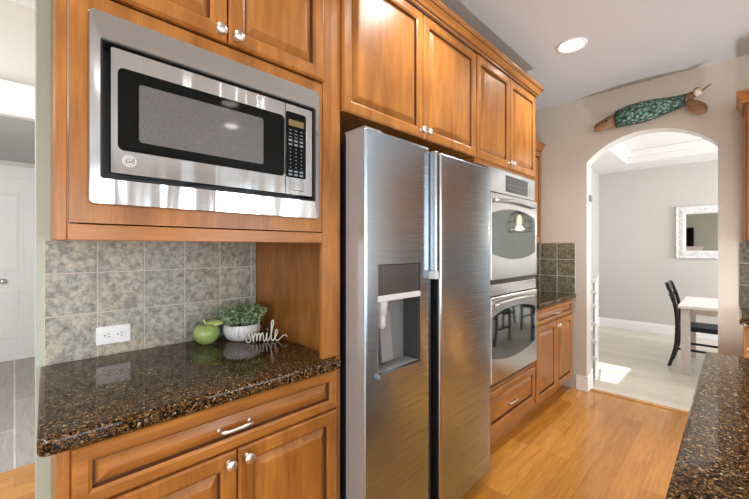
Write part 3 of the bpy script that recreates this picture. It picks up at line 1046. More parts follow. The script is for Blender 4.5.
# doors: bowed slabs made of columns, left one with an opening for the dispenser
def fridge_door(name, x0, x1, z0, z1, hole=None, bow=0.004):
    mb = MB()
    xs = sorted(set([x0, x0 + 0.004, x0 + .012] + [x0 + .012 + (x1 - x0 - .024) * i / 10 for i in range(11)] + [x1 - .012, x1 - 0.004, x1] + (list(hole[:2]) if hole else [])))
    zs = sorted(set([z0, z0 + .004, z0 + 0.012, z1 - 0.03, z1 - 0.012, z1 - 0.004, z1] + (list(hole[2:]) if hole else [])))

    def yy(x, z):
        e = min(x - x0, x1 - x)
        r = 0.006
        y = FY + bow * ((2 * (x - x0) / (x1 - x0) - 1) ** 2)
        if e < r:
            y += r - math.sqrt(max(0, r * r - (r - e) ** 2))
        ez = min(z - z0, z1 - z)
        if ez < r:
            y += (r - math.sqrt(max(0, r * r - (r - ez) ** 2)))
        return y
    a, b = mb.mi(st), mb.mi(ss)
    G = [[mb.bm.verts.new((x, yy(x, z), z)) for z in zs] for x in xs]
    for i in range(len(xs) - 1):
        for j in range(len(zs) - 1):
            if hole and xs[i] >= hole[0] - 1e-6 and xs[i + 1] <= hole[1] + 1e-6 and zs[j] >= hole[2] - 1e-6 and zs[j + 1] <= hole[3] + 1e-6:
                continue
            mb.face([G[i][j], G[i + 1][j], G[i + 1][j + 1], G[i][j + 1]], a, True)
    YB = 1.105
    def strip(vs, m):
        bk = [mb.bm.verts.new((v.co.x, YB, v.co.z)) for v in vs]
        for k in range(len(vs) - 1):
            mb.face([vs[k], vs[k + 1], bk[k + 1], bk[k]], m)
        return bk
    strip(G[0], b)
    strip(G[-1], b)
    strip([c_[0] for c_ in G], b)
    strip([c_[-1] for c_ in G], b)
    bv = [mb.bm.verts.new(p) for p in ((x0, YB, z0), (x1, YB, z0), (x1, YB, z1), (x0, YB, z1))]
    mb.face(bv, b)
    ob = mb.build(name, None, fr)
    return ob


HX0, HX1, HZ0, HZ1 = 1.009, 1.280, 0.845, 1.288
ld = fridge_door('freezer_door', FX0, LX1, 0.075, FZ, (HX0, HX1, HZ0, HZ1))
rd = fridge_door('fridge_door', RX0, FX1, 0.075, FZ - 0.005)
# gap between the doors
BX(LX1 - .004, RX0 + .004, 1.06, 1.112, 0.09, 1.79, mat=M['black_plastic']).build('centre_seal', None, fr)
# handles: long flat bars
h1 = BX(1.357, 1.376, 0.962, 1.02, 1.245, 1.800, 0.006, mat=M['steel_handle']).build('handle', None, ld)
BX(1.350, 1.378, 0.958, 1.06, 1.212, 1.247, 0.004, mat=M['light_grey']).build('handle_bracket', None, ld)
mb = BX(1.358, 1.372, 1.0, 1.05, 0.10, 1.215, 0.004, mat=M['black_plastic'])
mb.build('handle_recess', None, ld)
BX(1.402, 1.431, 0.968, 1.03, 0.085, 1.802, 0.008, mat=M['steel_handle']).build('handle', None, rd)
# hinge covers and grille
BX(0.965, 1.06, 1.02, 1.14, FZ, FZ + 0.018, 0.004, mat=M['grey_plastic']).build('hinge_cover', None, fr)
BX(1.83, 1.925, 1.02, 1.14, FZ - .005, FZ + 0.018, 0.004, mat=M['black_plastic']).build('hinge_cover', None, fr)
BX(0.96, 1.925, 1.06, 1.12, 0.012, 0.07, 0.003, mat=M['black_plastic']).build('toe_grille', None, fr)
for fx in (1.0, 1.89):
    MB().lathe([(0.018, 0), (0.018, 0.01), (0.008, 0.012), (0.008, 0.045)], (fx, 1.10, 0), (0, 0, 1), 12).build('levelling_foot', M['black_plastic'], fr)
# dispenser
dp = BX(HX0 + .002, HX1 - .002, FY + 0.003, FY + 0.02, 1.160, HZ1 - .002, 0.002, mat=M['smoke_panel']).build('dispenser_panel', None, ld)
mb = MB()
gp = M['grey_plastic']
mb.box(HX0, HX1, 1.085, 1.10, HZ0, 1.162, mat=M['niche'])
mb.box(HX0, HX0 + .006, FY + .004, 1.085, HZ0, 1.162, mat=gp)
mb.box(HX1 - .006, HX1, FY + .004, 1.085, HZ0, 1.162, mat=M['niche_dark'])
mb.box(HX0, HX1, FY + 0.004, 1.085, HZ0, HZ0 + .012, mat=gp)
mb.box(HX0, HX1, FY + 0.02, 1.085, 1.155, 1.165, mat=gp)
mb.build('dispenser_niche', None, ld)
BX(HX0 + .002, HX1 - .002, FY - 0.004, FY + 0.012, 1.140, 1.164, 0.003, mat=M['light_grey']).build('dispenser_bar', None, ld)
mb = MB()
mb.prism([(HX0 - .002, FY - .014), (HX1 + .002, FY - .014), (HX1 + .002, FY + .006), (HX0 - .002, FY + .006)], HZ0 - .004, HZ0 + .013, 2)
mb.build('drip_tray', M['steel'], ld)
mb = MB()
mb.lathe([(0.030, 0), (0.026, -0.04), (0.022, -0.075), (0.015, -0.08), (0, -0.08)], (1.075, 1.035, 1.155), (0, 0, 1), 16)
mb.lathe([(0.018, -0.07), (0.018, -0.125), (0.010, -0.135), (0, -0.135)], (1.075, 1.035, 1.155), (0, 0, 1), 16)
mb.build('water_spout', M['light_grey'], ld)
mb = MB()
mb.prism([(1.080, 1.03), (1.082, 1.04), (1.084, 0.90), (1.06, 0.87), (1.052, 0.87), (1.074, 0.905)][0:0] or [(1.050, 0.87), (1.062, 0.865), (1.083, 1.06), (1.070, 1.08)], 1.095, 1.165, 0)
mb.build('paddle', M['grey_plastic'], ld)

# ------------------------------------------------------------------ double wall oven
ov = thing('double_wall_oven', 'stainless double wall oven with mirrored windows beside the refrigerator', 'oven', (2.48, 1.3, 0.453))
so = M['steel_oven']
OL, OR = 2.10, 2.838
YO = 1.085
BX(OL + 0.01, OR - 0.01, YC + 0.001, 1.70, 0.46, 1.868, mat=M['black_plastic']).build('body', None, ov)
mb = BX(OL, OR, YO + 0.004, YC + 0.0005, 1.715, 1.872, 0.003, mat=so)
pn = mb.build('control_panel', None, ov)
BX(OL + 0.24, OR - 0.14, YO + 0.001, YO + 0.006, 1.735, 1.845, 0.002, mat=M['niche_dark']).build('display', None, pn)
for k in range(6):
    for j in range(2):
        xk = OL + 0.29 + k * 0.05
        BX(xk, xk + 0.022, YO + 0.0003, YO + 0.0015, 1.755 + j * 0.028, 1.763 + j * 0.028, mat=M['button']).build('button', None, pn)


def oven_door(z0, z1, wzb, wzt, hz):
    mb = BX(OL, OR, YO - 0.012, YC + 0.0005, z0, z1, 0.006, mat=so)
    d = mb.build('door', None, ov)
    mb = MB()
    n = 20
    x0, x1 = OL + 0.006, OR - 0.040
    up = [(x0 + (x1 - x0) * i / n, wzt + 0.045 * (1 - (2 * i / n - 1) ** 2)) for i in range(n + 1)]
    lo = [(x0 + (x1 - x0) * i / n, wzb - 0.045 * (1 - (2 * i / n - 1) ** 2)) for i in range(n + 1)]
    pts = lo + up[::-1]
    mb.prism(pts, YO - 0.0135, YO - 0.010, 1)
    mb.build('window_glass', M['oven_glass'], d)
    mb = MB()
    hp = []
    for i in range(17):
        t = i / 16
        hp.append((OL + 0.03 + (OR - OL - 0.11) * t, YO - 0.030 - 0.008 * math.sin(PI * t), hz + 0.014 * math.sin(PI * t)))
    mb.tube(hp, 0.0115, 12)
    for xx in (hp[0], hp[-1]):
        mb.box(xx[0] - 0.012, xx[0] + 0.012, YO - 0.034, YO - 0.010, xx[2] - 0.010, xx[2] + 0.012, 0.003)
    mb.build('handle', so, d)
    return d


oven_door(1.150, 1.708, 1.322, 1.572, 1.655)
mb = BX(OL, OR, YO + 0.02, YC + .0005, 1.122, 1.150, mat=M['black_plastic'])
mb.build('vent_slot', None, ov)
BX(OL, OR, YO - 0.004, YC + 0.0005, 1.048, 1.120, 0.004, mat=so).build('middle_trim', None, ov)
oven_door(0.492, 1.042, 0.660, 0.914, 0.995)
BX(OL, OR, YO + 0.02, YC + .0005, 0.456, 0.490, mat=M['black_plastic']).build('vent_slot', None, ov)

# ------------------------------------------------------------------ counter decor
# outlet
c = thing('wall_outlet', 'white double wall outlet on the grey tile above the counter', 'outlet', (0.286, BW - 0.008, 0.966))
yo = BW - 0.0085
BX(0.228, 0.344, yo - 0.005, yo, 0.966, 1.038, 0.0025, mat=M['white_plastic']).build('cover_plate', None, c)
for cx in (0.265, 0.307):
    rc_ = BX(cx - 0.0165, cx + 0.0165, yo - 0.0075, yo - 0.004, 0.986, 1.018, 0.001, mat=M['white_plastic']).build('receptacle', None, c)
    mb = BX(cx + 0.001, cx + 0.008, yo - 0.0080, yo - 0.0070, 1.006, 1.0085).box(cx + 0.001, cx + 0.009, yo - 0.0080, yo - 0.0070, 0.995, 0.9975)
    mb.lathe([(0.0025, 0), (0.0025, 0.0008), (0, 0.0008)], (cx - 0.008, yo - 0.0073, 1.002), (0, -1, 0), 10)
    mb.build('socket_holes', M['dark_in'], rc_)

# apple
ac = Vector((0.612, 1.682, 0.9232))
c = thing('green_apple', 'big glossy green ceramic apple standing against the tiles', 'apple', ac)
mb = MB()
prof_a = []
for i in range(25):
    a = -PI / 2 + PI * i / 24
    r = 0.055 * math.cos(a) * (1 + 0.06 * math.sin(a))
    h = 0.051 + 0.051 * math.sin(a)
    if a > 0.9:
        h -= 0.024 * ((a - 0.9) / (PI / 2 - 0.9)) ** 1.6
    if a < -1.1:
        h += 0.012 * ((-a - 1.1) / (PI / 2 - 1.1)) ** 1.5
    prof_a.append((max(r, 0) if 0 < i < 24 else 0, h))
mn = min(h for _, h in prof_a)
mb.lathe([(r, h - mn) for r, h in prof_a], ac, (0, 0, 1), 32)
mb.build('fruit', M['apple'], c)
MB().tube([ac + Vector((0, 0, 0.066)), ac + Vector((-0.003, 0.002, 0.090)), ac + Vector((-0.010, 0.006, 0.108))], [0.004, 0.0045, 0.006], 8).build('stem', M['apple_leaf'], c)


def leaf_shape(mb, base, direction, normal, length, width, bend=0.25, n=7, thick=0.0016):
    d = Vector(direction).normalized()
    nn = Vector(normal)
    nn = (nn - d * nn.dot(d)).normalized()
    sd = d.cross(nn)
    top, bot = [], []
    for i in range(n + 1):
        t = i / n
        w_ = width * math.sin(PI * (0.08 + 0.90 * t)) ** 0.8
        cpt = Vector(base) + d * length * t - nn * bend * length * t * t
        top.append([mb.bm.verts.new(cpt + sd * w_ * k + nn * (thick - 0.2 * w_ * (1 - abs(k)))) for k in (-1, 0, 1)])
        bot.append([mb.bm.verts.new(cpt + sd * w_ * k * 0.97 - nn * (thick * .4 + 0.2 * w_ * (1 - abs(k)))) for k in (-1, 0, 1)])
    for i in range(n):
        for k in range(2):
            mb.face([top[i][k], top[i][k + 1], top[i + 1][k + 1], top[i + 1][k]], 0, True)
            mb.face([bot[i][k], bot[i + 1][k], bot[i + 1][k + 1], bot[i][k + 1]], 0, True)
        for k in (0, 2):
            mb.face([top[i][k], top[i + 1][k], bot[i + 1][k], bot[i][k]], 0)
    for e in (0, n):
        mb.face([top[e][0], top[e][1], top[e][2], bot[e][2], bot[e][1], bot[e][0]], 0)


mb = MB()
leaf_shape(mb, ac + Vector((-0.003, -0.002, 0.092)), (0.66, -0.60, 0.16), (-0.45, -0.55, 0.62), 0.070, 0.019, 0.30)
mb.build('leaf', M['apple_leaf'], c)

# potted succulent
pc = Vector((0.765, 1.656, 0.9232))
c = thing('potted_succulent', 'leafy green succulent in a banded white pot behind the smile sign', 'plant', pc)
mb = MB().lathe([(0, 0), (0.055, 0), (0.070, 0.010), (0.083, 0.032), (0.086, 0.052), (0.082, 0.070), (0.080, 0.075), (0.074, 0.074), (0.076, 0.055), (0.06, 0.052), (0, 0.052)], pc, (0, 0, 1), 36)
mb.build('pot', M['pot'], c)
MB().lathe([(0, 0.0525), (0.060, 0.0525), (0.074, 0.058), (0.06, 0.062), (0, 0.064)], pc, (0, 0, 1), 24).build('soil', M['soil'], c)
mb = MB()
for k in range(34):
    a = k * 2.399
    rr = 0.070 * math.sqrt((k + 0.5) / 34)
    bx = pc + Vector((rr * math.cos(a), rr * math.sin(a), 0.060))
    tip = bx + Vector((math.cos(a) * rr * 0.75, math.sin(a) * rr * 0.75, 0.105 - 0.5 * rr + R.uniform(-0.014, 0.020)))
    if tip.y > BW - 0.03:
        tip.y = BW - 0.03
    mb.tube([bx, (bx + tip) / 2 + Vector((0, 0, 0.006)), tip], [0.002, 0.0017, 0.0012], 5)
    for q in range(13):
        t = 0.25 + 0.75 * q / 12
        p = bx.lerp(tip, t)
        aa = a + q * 2.4
        ln = R.uniform(0.018, 0.030)
        dd = Vector((math.cos(aa), math.sin(aa), R.uniform(0.1, 0.9)))
        if p.y + dd.normalized().y * ln > BW - 0.012:
            dd.y = -abs(dd.y)
        if p.x + dd.normalized().x * ln > 0.9:
            dd.x = -abs(dd.x)
        leaf_shape(mb, p, dd, (0, 0, 1), ln, R.uniform(0.0045, 0.0075), R.uniform(-0.1, 0.3), 3, 0.001)
fo = mb.build('foliage', M['leaf'], c)

# "smile" wire word
sp = Vector((0.741, 1.562, 0.9232))
se = Vector((0.898, 1.470, 0.9232))
ex = (se - sp).normalized()
L = (se - sp).length
stroke = [(0.0, 0.13), (0.02, 0.04), (0.07, 0.02), (0.11, 0.12), (0.085, 0.25), (0.065, 0.36), (0.09, 0.46), (0.135, 0.47), (0.145, 0.40), (0.155, 0.22), (0.17, 0.04),      # s
          (0.19, 0.30), (0.22, 0.42), (0.245, 0.34), (0.25, 0.06), (0.27, 0.30), (0.30, 0.42), (0.325, 0.34), (0.33, 0.06), (0.35, 0.30), (0.38, 0.42), (0.405, 0.32), (0.41, 0.10), (0.435, 0.03),   # m
          (0.47, 0.14), (0.495, 0.42), (0.49, 0.14), (0.515, 0.03),                                              # i
          (0.56, 0.16), (0.62, 0.55), (0.655, 0.88), (0.64, 0.98), (0.612, 0.90), (0.60, 0.55), (0.60, 0.15), (0.63, 0.03),   # l
          (0.68, 0.14), (0.735, 0.32), (0.755, 0.46), (0.73, 0.54), (0.70, 0.42), (0.69, 0.18), (0.72, 0.04), (0.78, 0.05), (0.86, 0.20), (0.92, 0.27), (0.97, 0.24), (0.985, 0.16)]
def smooth_path(pts, sub=5):
    out = []
    P = [pts[0]] + pts + [pts[-1]]
    for i in range(1, len(P) - 2):
        p0, p1, p2, p3 = P[i - 1], P[i], P[i + 1], P[i + 2]
        for k in range(sub):
            t = k / sub
            out.append(tuple(0.5 * ((2 * p1[j]) + (-p0[j] + p2[j]) * t + (2 * p0[j] - 5 * p1[j] + 4 * p2[j] - p3[j]) * t * t + (-p0[j] + 3 * p1[j] - 3 * p2[j] + p3[j]) * t ** 3) for j in (0, 1)))
    out.append(pts[-1])
    return out
SH = 0.098
pts3 = [sp + ex * (a * L) + Vector((0, 0, 0.0035 + max(b - 0.02, 0) * SH)) for a, b in smooth_path(stroke)]
mb = MB().tube(pts3, 0.0030, 8)
mb.lathe([(0, -0.003), (0.003, 0), (0, 0.003)], sp + ex * (0.505 * L) + Vector((0, 0, 0.0035 + 0.56 * SH)), (0, 0, 1), 8)
o = mb.build('word_sign', M['sign_metal'])
tag(o, 'cream metal script sign reading smile on the granite counter', 'sign')

# ------------------------------------------------------------------ carved fish above the arch
fy = lambda u: (u)  # readability only
fb = Vector((3.76, 0.52, 2.47))
c = thing('carved_fish', 'rustic carved fish with teal netted body hung over the archway', 'wall decoration', fb)
def arch_pt(Y, Z, X):
    return Vector((X, Y, Z))
# spine from head (left, larger Y) to tail; (Y, Z, half height, half depth)
spine = [(0.905, 2.446, 0.012, 0.010), (0.899, 2.447, 0.030, 0.026), (0.880, 2.450, 0.040, 0.036), (0.820, 2.465, 0.051, 0.046), (0.725, 2.488, 0.064, 0.056), (0.640, 2.499, 0.076, 0.064), (0.555, 2.502, 0.080, 0.066), (0.470, 2.506, 0.072, 0.062), (0.385, 2.512, 0.054, 0.050), (0.320, 2.518, 0.043, 0.040), (0.275, 2.525, 0.038, 0.034)]
FXC = 3.748


def fish_body(sl, name, mat):
    mb = MB()
    seg = 20
    RR = []
    for Y, Z, h, dpt in sl:
        RR.append([mb.bm.verts.new((FXC - dpt * math.cos(k * 2 * PI / seg), Y, Z + h * math.sin(k * 2 * PI / seg))) for k in range(seg)])
    for a, b in zip(RR, RR[1:]):
        for k in range(seg):
            mb.face([a[k], a[(k + 1) % seg], b[(k + 1) % seg], b[k]], 0, True)
    mb.face(RR[0])
    mb.face(RR[-1])
    return mb.build(name, mat, c)


hd = fish_body(spine[:5], 'head', M['driftwood'])
MB().lathe([(0.010, 0), (0.010, 0.004), (0, 0.007)], (FXC - 0.046, 0.80, 2.478), (-1, 0, 0.2), 14).build('eye', M['rope'], hd)
body2 = [(0.735, 2.486, 0.062, 0.055)] + spine[5:11]
body2 = [(a, b, h + 0.004, d + 0.004) for a, b, h, d in body2]
bd = fish_body(body2, 'body', M['scales'])
# netting
mb = MB()
def surf(t, ang):
    f = t * (len(body2) - 1)
    i = min(int(f), len(body2) - 2)
    q = f - i
    Y, Z, h, dpt = [body2[i][j] * (1 - q) + body2[i + 1][j] * q for j in range(4)]
    return Vector((FXC - (dpt + 0.003) * math.cos(ang), Y, Z + (h + 0.003) * math.sin(ang)))
for k in range(12):
    for sgn in (-1, 1):
        mb.tube([surf(t / 24, sgn * t / 24 * 4.5 + k * 2 * PI / 12) for t in range(25)], 0.0018, 5)
for e in (0.0, 1.0):
    mb.tube([surf(e, a * 2 * PI / 20) for a in range(21)], 0.0035, 6)
mb.build('netting', M['rope'], bd)
# tail: block, lobe, shell, stick
mb = MB()
seg = 14
def blob(mb, pts, radii, dep):
    RR = []
    n = len(pts)
    for i, (Y, Z) in enumerate(pts):
        a = Vector(pts[min(i + 1, n - 1)]) - Vector(pts[max(i - 1, 0)])
        a.normalize()
        nrm = Vector((-a.y, a.x))
        RR.append([mb.bm.verts.new((FXC - dep[i] * math.cos(k * 2 * PI / seg), Y + nrm.x * radii[i] * math.sin(k * 2 * PI / seg), Z + nrm.y * radii[i] * math.sin(k * 2 * PI / seg))) for k in range(seg)])
    for a, b in zip(RR, RR[1:]):
        for k in range(seg):
            mb.face([a[k], a[(k + 1) % seg], b[(k + 1) % seg], b[k]], 0, True)
    mb.face(RR[0])
    mb.face(RR[-1])
blob(mb, [(0.30, 2.524), (0.27, 2.535), (0.235, 2.552), (0.205, 2.563)], [0.034, 0.033, 0.030, 0.016], [0.028, 0.026, 0.022, 0.014])
blob(mb, [(0.280, 2.515), (0.252, 2.490), (0.222, 2.462), (0.188, 2.432), (0.165, 2.408), (0.155, 2.396)], [0.014, 0.034, 0.046, 0.044, 0.032, 0.010], [0.018, 0.024, 0.026, 0.024, 0.018, 0.008])
mb.build('tail', M['driftwood'], c)
mb = MB().lathe([(0, -0.026), (0.015, -0.022), (0.025, -0.008), (0.027, 0.004), (0.020, 0.018), (0.010, 0.027), (0, 0.030)], (FXC - 0.030, 0.200, 2.553), (0.2, -0.5, 0.6), 18)
mb.build('shell', M['shell'], c)
MB().tube([(FXC - 0.01, 0.225, 2.585), (FXC - 0.02, 0.205, 2.594), (FXC - 0.022, 0.185, 2.585)], [0.006, 0.005, 0.003], 8).tube([(FXC, 0.21, 2.548), (FXC - 0.05, 0.165, 2.558), (FXC - 0.085, 0.125, 2.575)], [0.009, 0.0075, 0.005], 8).build('twig', M['driftwood'], c)
BX(FXC + 0.02, AX0 - .0005, 0.48, 0.56, 2.475, 2.515).build('mount', M['driftwood'], c)

# ------------------------------------------------------------------ ceiling lights
def can(x, y, z, label, energy=46):
    c = thing('recessed_light', label, 'ceiling light', (x, y, z), 'recessed ceiling lights')
    MB().lathe([(0.098, -0.0005), (0.098, -0.006), (0.080, -0.009), (0.074, -0.004), (0.074, -0.0005)], (x, y, z), (0, 0, 1), 36).build('trim_ring', M['white_paint'], c)
    MB().lathe([(0, -0.003), (0.074, -0.003), (0.074, -0.001), (0, -0.001)], (x, y, z), (0, 0, 1), 30).build('lens', M['lamp'], c)
    light('can_glow', 'SPOT', (x, y, z - 0.03), (x, y, 0), energy, (1.0, 0.98, 0.95), spot_size=2.3, spot_blend=0.8, shadow_soft_size=0.07)


can(2.77, 0.81, CZ, 'glowing round recessed ceiling light near the archway wall')
can(1.45, 0.81, CZ, 'recessed ceiling light overhead in front of the refrigerator')
can(0.13, 0.81, CZ, 'recessed ceiling light overhead in front of the microwave', 14)
can(1.5, -1.32, CZ, 'recessed ceiling light reflected high in the microwave door', 80)
can(-0.8, 0.5, CZ, 'recessed ceiling light behind the camera by the hall opening', 75)  # added for fill, no fixture known at this spot
can(-0.8, -1.3, CZ, 'recessed ceiling light behind the camera near the windows', 80)  # another added lamp, extra overhead fill
can(3.0, -1.6, CZ, 'recessed ceiling light above the right-hand cabinets')  # added out of view to brighten the room
can(1.79, -1.95, CZ, 'recessed ceiling light reflected lower in the microwave door', 80)

# ------------------------------------------------------------------ dining room
# mirror on the back wall
MY0, MY1, MZ0, MZ1 = -0.62, 0.640, 1.195, 1.985
c = thing('wall_mirror', 'rectangular mirror in ornate whitewashed frame on the dining wall', 'mirror', (DX, 0.0, MZ0))
mb = MB()
fw = 0.120
rects = [(MY0, MY1, MZ0, MZ1, 0.0005), (MY0, MY1, MZ0, MZ1, 0.03), (MY0 + .012, MY1 - .012, MZ0 + .012, MZ1 - .012, 0.04), (MY0 + .03, MY1 - .03, MZ0 + .03, MZ1 - .03, 0.030), (MY0 + .085, MY1 - .085, MZ0 + .085, MZ1 - .085, 0.040), (MY0 + .10, MY1 - .10, MZ0 + .10, MZ1 - .10, 0.036), (MY0 + fw, MY1 - fw, MZ0 + fw, MZ1 - fw, 0.016)]
Fm = XF(DX)
RRr = []
fwm = M['frame_white']
for y0, y1, z0, z1, d in rects:
    RRr.append([mb.bm.verts.new(Fm(a, b, d)) for a, b in ((y0, z0), (y1, z0), (y1, z1), (y0, z1))])
for a, b in zip(RRr, RRr[1:]):
    for k in range(4):
        mb.face([a[k], a[(k + 1) % 4], b[(k + 1) % 4], b[k]], mb.mi(fwm))
mb.build('frame', None, c)
BX(DX - 0.017, DX - 0.002, MY0 + fw - .005, MY1 - fw + .005, MZ0 + fw - .005, MZ1 - fw + .005).build('mirror_glass', M['mirror'], c)

# table
TX_0, TX_1, TY_0, TY_1, TT = 5.05, 6.02, -1.30, 0.43, 0.742
c = thing('dining_table', 'white dining table with square whitewashed legs seen through the archway', 'table', (5.5, -0.4, 0))
BX(TX_0 - 0.03, TX_1, TY_0, TY_1, TT - 0.032, TT, 0.004).build('tabletop', M['white_top'], c)
mb = BX(TX_0 + 0.06, TX_1 - 0.06, TY_1 - 0.085, TY_1 - 0.06, TT - 0.10, TT - 0.032).box(TX_0 + 0.06, TX_1 - .06, TY_0 + 0.06, TY_0 + .085, TT - 0.10, TT - .032)
mb.box(TX_0 + 0.05, TX_0 + 0.07, TY_0 + 0.06, TY_1 - .06, TT - .10, TT - .032).box(TX_1 - 0.07, TX_1 - 0.05, TY_0 + 0.06, TY_1 - .06, TT - .10, TT - .032)
mb.build('apron', M['white_wash'], c)
for lx in (TX_0 + 0.02, TX_1 - 0.10):
    for ly in (TY_1 - 0.095, TY_0 + 0.02):
        BX(lx, lx + 0.08, ly, ly + 0.075, 0, TT - 0.032, 0.003).build('leg', M['white_wash'], c)


# chair template: seat centre at origin, facing -Y
def make_chair(label):
    c = thing('dining_chair', label, 'chair', (0, 0, 0), 'black dining chairs round the white table')
    w2 = 0.21
    mb = BX(-w2, w2, -0.22, 0.22, 0.425, 0.445, 0.006)
    mb.build('seat', M['black_wood'], c)
    BX(-w2 + .01, w2 - .01, -0.215, 0.20, 0.445, 0.475, 0.012).build('seat_pad', M['navy_seat'], c)
    for sx in (-1, 1):
        x = sx * (w2 - 0.018)
        # curved rear leg continuing as back post
        prof_ = [(0.27, 0.0), (0.215, 0.22), (0.20, 0.43), (0.205, 0.60), (0.235, 0.78), (0.295, 0.955)]
        sm = smooth_path(prof_, 4)
        pts_ = [(y - 0.017, z) for y, z in sm] + [(y + 0.017, z) for y, z in sm[::-1]]
        MB().prism(pts_, x - 0.014, x + 0.014, 0, smooth=False).build('rear_leg', M['black_wood'], c)
        BX(x - 0.016, x + 0.016, -0.215, -0.183, 0, 0.425, 0.003).build('front_leg', M['black_wood'], c)
        BX(x - 0.009, x + 0.009, -0.19, 0.20, 0.20, 0.225, 0.002).build('stretcher', M['black_wood'], c)
    mb = MB()
    mb.prism([(0.268, 0.865), (0.288, 0.865), (0.312, 0.95), (0.292, 0.955)], -w2 + .03, w2 - .03, 0)
    mb.prism([(0.235, 0.74), (0.253, 0.74), (0.262, 0.785), (0.244, 0.785)], -w2 + .03, w2 - .03, 0)
    mb.build('top_rail', M['black_wood'], c)
    mb = MB()
    mb.tube([(-w2 + .02, 0.215, 0.60), (0, 0.235, 0.70), (w2 - .02, 0.268, 0.82)], 0.010, 6)
    mb.tube([(w2 - .02, 0.215, 0.60), (0, 0.235, 0.70), (-w2 + .02, 0.268, 0.82)], 0.010, 6)
    mb.build('cross_slats', M['black_wood'], c)
    BX(-w2 + .03, w2 - .03, -0.21, -0.19, 0.385, 0.425).build('seat_rail', M['black_wood'], c)
    return c


ch0 = make_chair('black dining chair with navy seat at the near end of the white table')
ch0.location = (5.52, 0.262, 0)
spots = [((4.93, -0.38, 0), PI / 2 + PI, 'black chair on the kitchen side of the white table'),
         ((4.93, -0.98, 0), PI / 2 + PI, 'black chair on the kitchen side, farther along the white table'),
         ((6.12, -0.15, 0), -PI / 2, 'black chair on the mirror side of the white table'),
         ((6.12, -0.85, 0), -PI / 2, 'black chair on the mirror side, farther along the white table')]
for (loc, rz, lab) in spots:
    cc = copy_tree(ch0)
    cc.location = loc
    cc.rotation_euler = (0, 0, PI / 2 if loc[0] < 5.5 else -PI / 2)
    cc['label'] = lab

# pendant over the table (seen in the upper oven window)
px_, py_, pz_ = 5.5, -0.2, 1.72
c = thing('pendant_lamp', 'wire cage pendant lamp mirrored in the upper oven window', 'lamp', (px_, py_, pz_))
MB().lathe([(0.055, 2.82), (0.055, 2.80), (0.02, 2.79), (0, 2.79)], (px_, py_, 0), (0, 0, 1), 20).build('ceiling_rose', M['black_wood'], c)
MB().tube([(px_, py_, 2.8), (px_, py_, 1.95)], 0.004, 8).build('cord', M['black_wood'], c)
MB().lathe([(0, 1.95), (0.022, 1.95), (0.022, 1.87), (0, 1.87)], (px_, py_, 0), (0, 0, 1), 16).build('socket', M['black_wood'], c)
MB().lathe([(0.012, 1.87), (0.022, 1.83), (0.032, 1.77), (0.025, 1.72), (0, 1.705)], (px_, py_, 0), (0, 0, 1), 16).build('bulb', M['filament'], c)
mb = MB()
cage = [(0.03, 1.93), (0.13, 1.87), (0.175, 1.76), (0.175, 1.66), (0.17, 1.60)]
for k in range(14):
    a = k * 2 * PI / 14
    mb.tube([(px_ + r * math.cos(a), py_ + r * math.sin(a), z) for r, z in cage], 0.003, 5)
for r, z in cage[1:]:
    mb.tube([(px_ + r * math.cos(k * PI / 16), py_ + r * math.sin(k * PI / 16), z) for k in range(33)], 0.003, 5)
mb.build('wire_cage', M['black_wood'], c)
light('pendant_glow', 'POINT', (px_, py_, 1.66), (px_, py_, 0), 12, (1.0, 0.82, 0.6), shadow_soft_size=0.03)

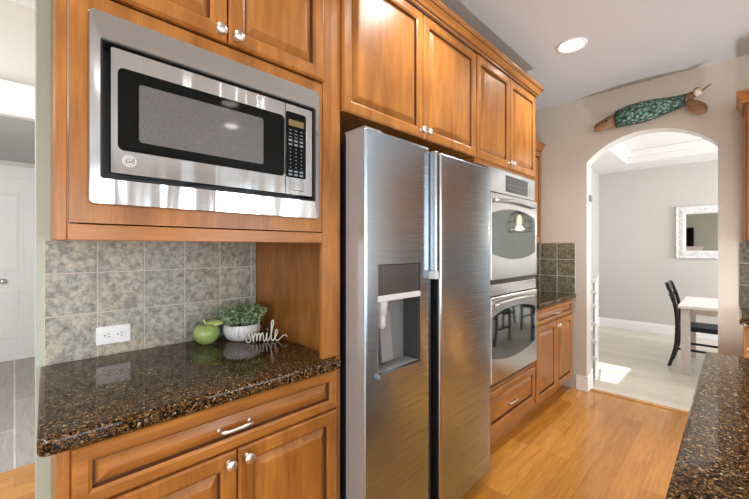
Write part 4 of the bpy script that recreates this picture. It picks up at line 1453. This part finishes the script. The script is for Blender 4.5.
# white gate folded back inside the arch
c = thing('safety_gate', 'white slatted safety gate folded open inside the archway', 'gate', (4.3, 1.03, 0))
g0, g1 = Vector((4.165, 1.006, 0)), Vector((4.62, 1.094, 0))
gd = (g1 - g0).normalized()
mb = MB()
for t in (0.0, 1.0):
    p = g0.lerp(g1, t)
    mb.box(p.x - 0.013, p.x + 0.013, p.y - 0.013, p.y + 0.013, 0.02, 1.04, 0.003)
for z in (0.06, 1.0):
    mb.tube([g0 + Vector((0, 0, z)), g1 + Vector((0, 0, z))], 0.012, 8)
mb.build('gate_frame', M['white_plastic'], c)
for k in range(1, 9):
    p = g0.lerp(g1, k / 9)
    MB().tube([p + Vector((0, 0, 0.06)), p + Vector((0, 0, 1.0))], 0.006, 8).build('bar', M['white_plastic'], c)
mb = MB()
mb.tube([g0 + Vector((-0.016, 0.0, 0.0)), g0 + Vector((-0.016, 0.0, 1.03))], 0.005, 8)
mb.build('hinge_rod', M['grey_plastic'], c)
for z in (0.24, 0.41, 0.585, 0.77, 0.91, 1.02):
    BX(4.125, 4.17, 0.975, 1.028, z - 0.018, z + 0.018, 0.003).build('hinge_clip', M['white_plastic'], c)
c = BX(3.90, 3.945, 0.9665, 0.9865, 1.80, 1.86, 0.004).build('wall_bracket', M['grey_plastic'])
tag(c, 'small grey bracket on the left inner side of the archway', 'bracket')

# ------------------------------------------------------------------ family room end seen in the mirror
c = thing('fireplace_mantel', 'white fireplace mantel behind the camera glimpsed in the dining mirror', 'fireplace', (-4.5, 0.7, 0))
BX(-4.6, -4.34, 0.85, 1.75, 1.34, 1.41, 0.006).build('shelf', M['white_paint'], c)
BX(-4.6, -4.42, 0.90, 1.05, 0, 1.34, 0.004).build('pilaster', M['white_paint'], c)
BX(-4.6, -4.42, 1.55, 1.70, 0, 1.34, 0.004).build('pilaster', M['white_paint'], c)
BX(-4.6, -4.44, 1.05, 1.55, 0.85, 1.34, 0.004).build('frieze', M['white_paint'], c)
BX(-4.6, -4.5, 1.05, 1.55, 0, 0.85).build('firebox', M['dark_in'], c)
c = thing('framed_picture', 'dark framed picture standing over the mantel in the mirror', 'picture', (-4.58, 1.27, 1.411))
BX(-4.595, -4.56, 1.13, 1.42, 1.411, 2.17, 0.004).build('frame', M['black_wood'], c)
BX(-4.562, -4.557, 1.16, 1.39, 1.44, 2.14).build('print', M['black_glass'], c)
